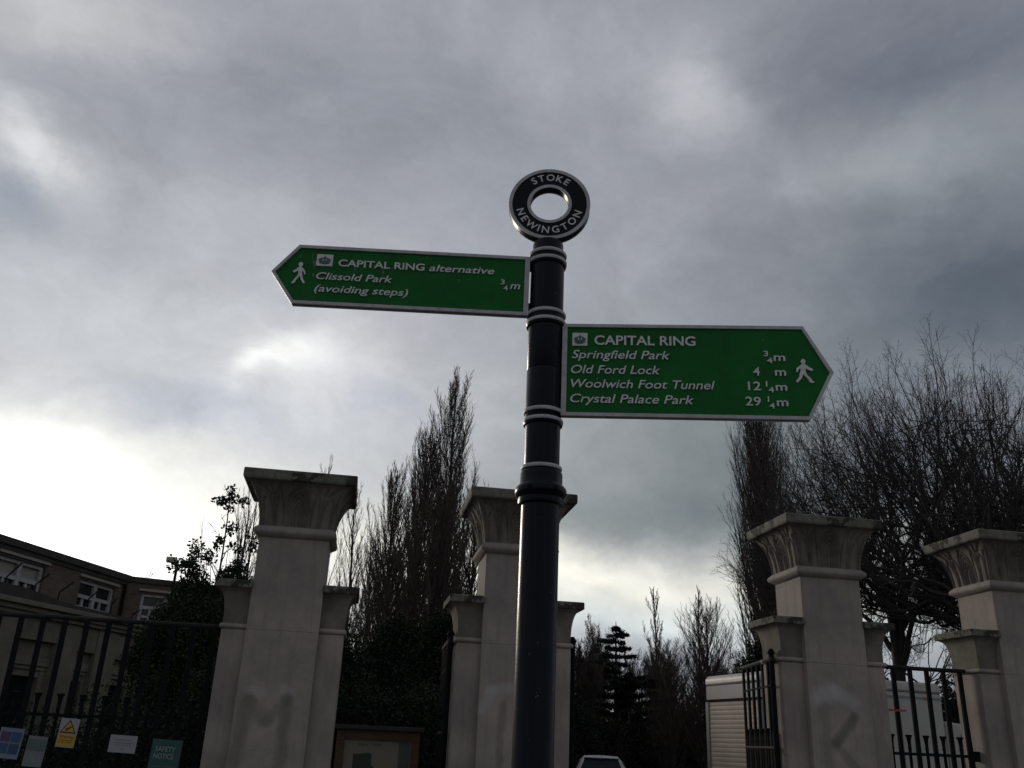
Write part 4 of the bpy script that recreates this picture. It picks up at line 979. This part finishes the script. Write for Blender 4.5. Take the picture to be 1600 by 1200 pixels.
o = place('shoot_leaves', np_mesh('shoot_leaves', V, F, leafh, False), hl)
bush('evergreen_bush', 'dark evergreen bush low behind the left railing notices', (-3.0, 15.5), [(0, 0, .9, 1.5, .9, 1.1), (1.2, 0, 1.2, 1.0, .9, 1.4), (-1.3, 0, .6, 1.0, .8, .75)], 52000, .06, leafd, 6)
bush('evergreen_tree', 'dark evergreen mass between the M pillar and the signpost pillar', (.6, 22.5), [(-1.4, 0, 1.5, 1.2, 1.2, 1.7), (.1, .3, 1.1, 1.5, 1.2, 1.3), (1.5, 0, 1.2, 1.2, 1.2, 1.5), (2.5, 0, 1.2, 1.0, 1.0, 1.5)], 120000, .075, leafd, 7, cat='evergreen tree', csize=.5)
bush('ivy_thicket', 'ivy thicket around the poplar bases left of the signpost', (1.9, 33.0), [(0, 0, 2.4, 1.8, 1.5, 2.6), (.7, .5, 4.4, .5, .5, 1.7), (-.6, .5, 4.2, .45, .5, 1.3), (1.9, 0, 2.5, 1.3, 1.4, 2.8), (1.8, .5, 5.0, .4, .4, 1.2), (-1.8, 0, 2.3, 1.3, 1.3, 2.4)], 90000, .11, leafd, 17, cat='thicket', csize=.6)
bush('evergreen_bush', 'dark evergreen shrubs just inside the carriage gate, left side', (6.0, 34.0), [(-1.2, 0, 2.2, 1.6, 1.5, 2.6), (.9, 2, 2.0, 1.8, 1.5, 2.2), (2.4, 5, 1.6, 1.6, 1.5, 1.9)], 80000, .10, leafd, 18)
bush('evergreen_tree', 'dark evergreen crowns behind the silver hatchback', (13.4, 49.5), [(-3.2, 0, 1.9, 2.0, 1.8, 2.2), (0, 1, 1.4, 2.3, 2, 1.7), (3.2, 0, 1.3, 2.2, 2, 1.6), (6.0, 0, 1.9, 2.0, 2, 2.3), (-5.4, 0, 2.4, 1.8, 2, 3.0), (-2.0, 0, 3.6, .6, .6, 1.1)], 110000, .12, leafd, 19, cat='evergreen tree')
bush('yew_tree', 'small dark conical yew left of the white truck', (12.6, 41.5), [(0, 0, 1.2, .8, .8, 1.3), (0, 0, 2.1, .5, .5, .9), (0, 0, 2.8, .25, .25, .6)], 16000, .12, leafd, 20, cat='yew', extra_clumps=10, csize=.2)
bush('evergreen_tree', 'tall dark evergreen behind the truck and open gate', (17.0, 36.0), [(0, 0, 2.6, 2.4, 1.8, 3.2), (-1.8, 0, 2.0, 1.3, 1.4, 2.3), (1.6, 0, 3.2, 1.4, 1.3, 3.0), (0, 0, 5.0, 1.0, 1, 1.1)], 80000, .11, leafd, 23, cat='evergreen tree')
bush('evergreen_bush', 'dark ivy bush seen through the closed gate bars', (14.6, 19.6), [(0, 0, 1.5, .8, .8, 1.5), (.5, .3, 2.4, .6, .5, .75), (-.7, 0, 1.2, .7, .7, 1.2), (1.5, .4, 1.4, .9, .8, 1.4)], 40000, .065, leafd, 24)
bush('evergreen_bush', 'dark evergreen behind the lodge roof, right end', (-3.9, 25.3), [(0, 0, 2.2, 1.0, 1.1, 2.4), (1.5, 0, 2.4, 1.4, 1.1, 2.6), (2.9, 0, 2.2, 1.2, 1.1, 2.4)], 60000, .085, leafd, 25)
bush('evergreen_bush', 'dark evergreens behind the truck, right of the K pillar', (17.5, 24.5), [(0, 0, 1.8, 1.6, 1.3, 2.1), (-3, 1, 1.6, 1.6, 1.3, 1.9), (3.2, 0, 1.7, 1.6, 1.3, 2.0)], 60000, .085, leafd, 26)

def conifer(label, loc, H, rad, seed):
    rng = np.random.default_rng(seed); root = thing('conifer_tree', label, 'conifer', (loc[0], loc[1], 0))
    place('trunk', MB().bar((0, 0, 0), (0, 0, H), .22, 8, .02).mesh('trunk', bark), root)
    Vs = []; br = MB(); z = 1.2
    while z < H-.1:
        q = 1-z/H; L0 = rad*(q**.85)*(.75+.5*rng.random())+.05
        for k in range(6):
            a = rng.random()*6.28; L = L0*(.55+.6*rng.random()); dz = .10*L+rng.normal()*.05; tipz = z+dz
            br.bar((0, 0, z), (L*math.cos(a), L*math.sin(a), tipz), .03, 4, .008)
            n = int(260*L)+25; t = rng.random(n)**.7; wd = .20*L*(1-t)+.05+.08*q
            P = np.stack([L*t*math.cos(a)-rng.normal(size=n)*wd*math.sin(a), L*t*math.sin(a)+rng.normal(size=n)*wd*math.cos(a), z+dz*t+rng.normal(size=n)*.055], 1)
            d_ = np.stack([math.cos(a)+rng.normal(size=n)*.6, math.sin(a)+rng.normal(size=n)*.6, rng.normal(size=n)*.25-.1], 1); d_ /= np.linalg.norm(d_, axis=1, keepdims=True)
            b_ = np.cross(d_, [0, 0, 1.]); s_ = .15
            Vs.append(np.stack([P, P+d_*s_*.5+b_*s_*.25, P+d_*s_, P+d_*s_*.5-b_*s_*.25+[0, 0, -.04]], 1))
        z += .36+.22*q
    V = np.concatenate(Vs).reshape(-1, 3)
    place('branches', br.mesh('branches', bark), root)
    o = place('needles', np_mesh('needles', V, np.arange(len(V)).reshape(-1, 4), leafc, False), root)
    return root
conifer('dark layered conifer seen through the open carriage gateway', (14.87, 52.9), 8.5, 4.6, 3)

# far wood closing the horizon: reads as one mass
rng = np.random.default_rng(77); cs = []
for k in range(150):
    a = R(-60+120*k/149); dd = 88+rng.random()*22; h = 2.4+rng.random()*2.6
    cs.append((dd*math.sin(a), dd*math.cos(a), h*.7, 3.2, 2.5, h))
V, F = leaf_cloud(rng, cs, 95000, .55)
o = kind(tag(place('far_wood', np_mesh('far_wood', V, F, leafd, False)), 'low dark band of distant woodland behind everything', 'woodland'), 'stuff')
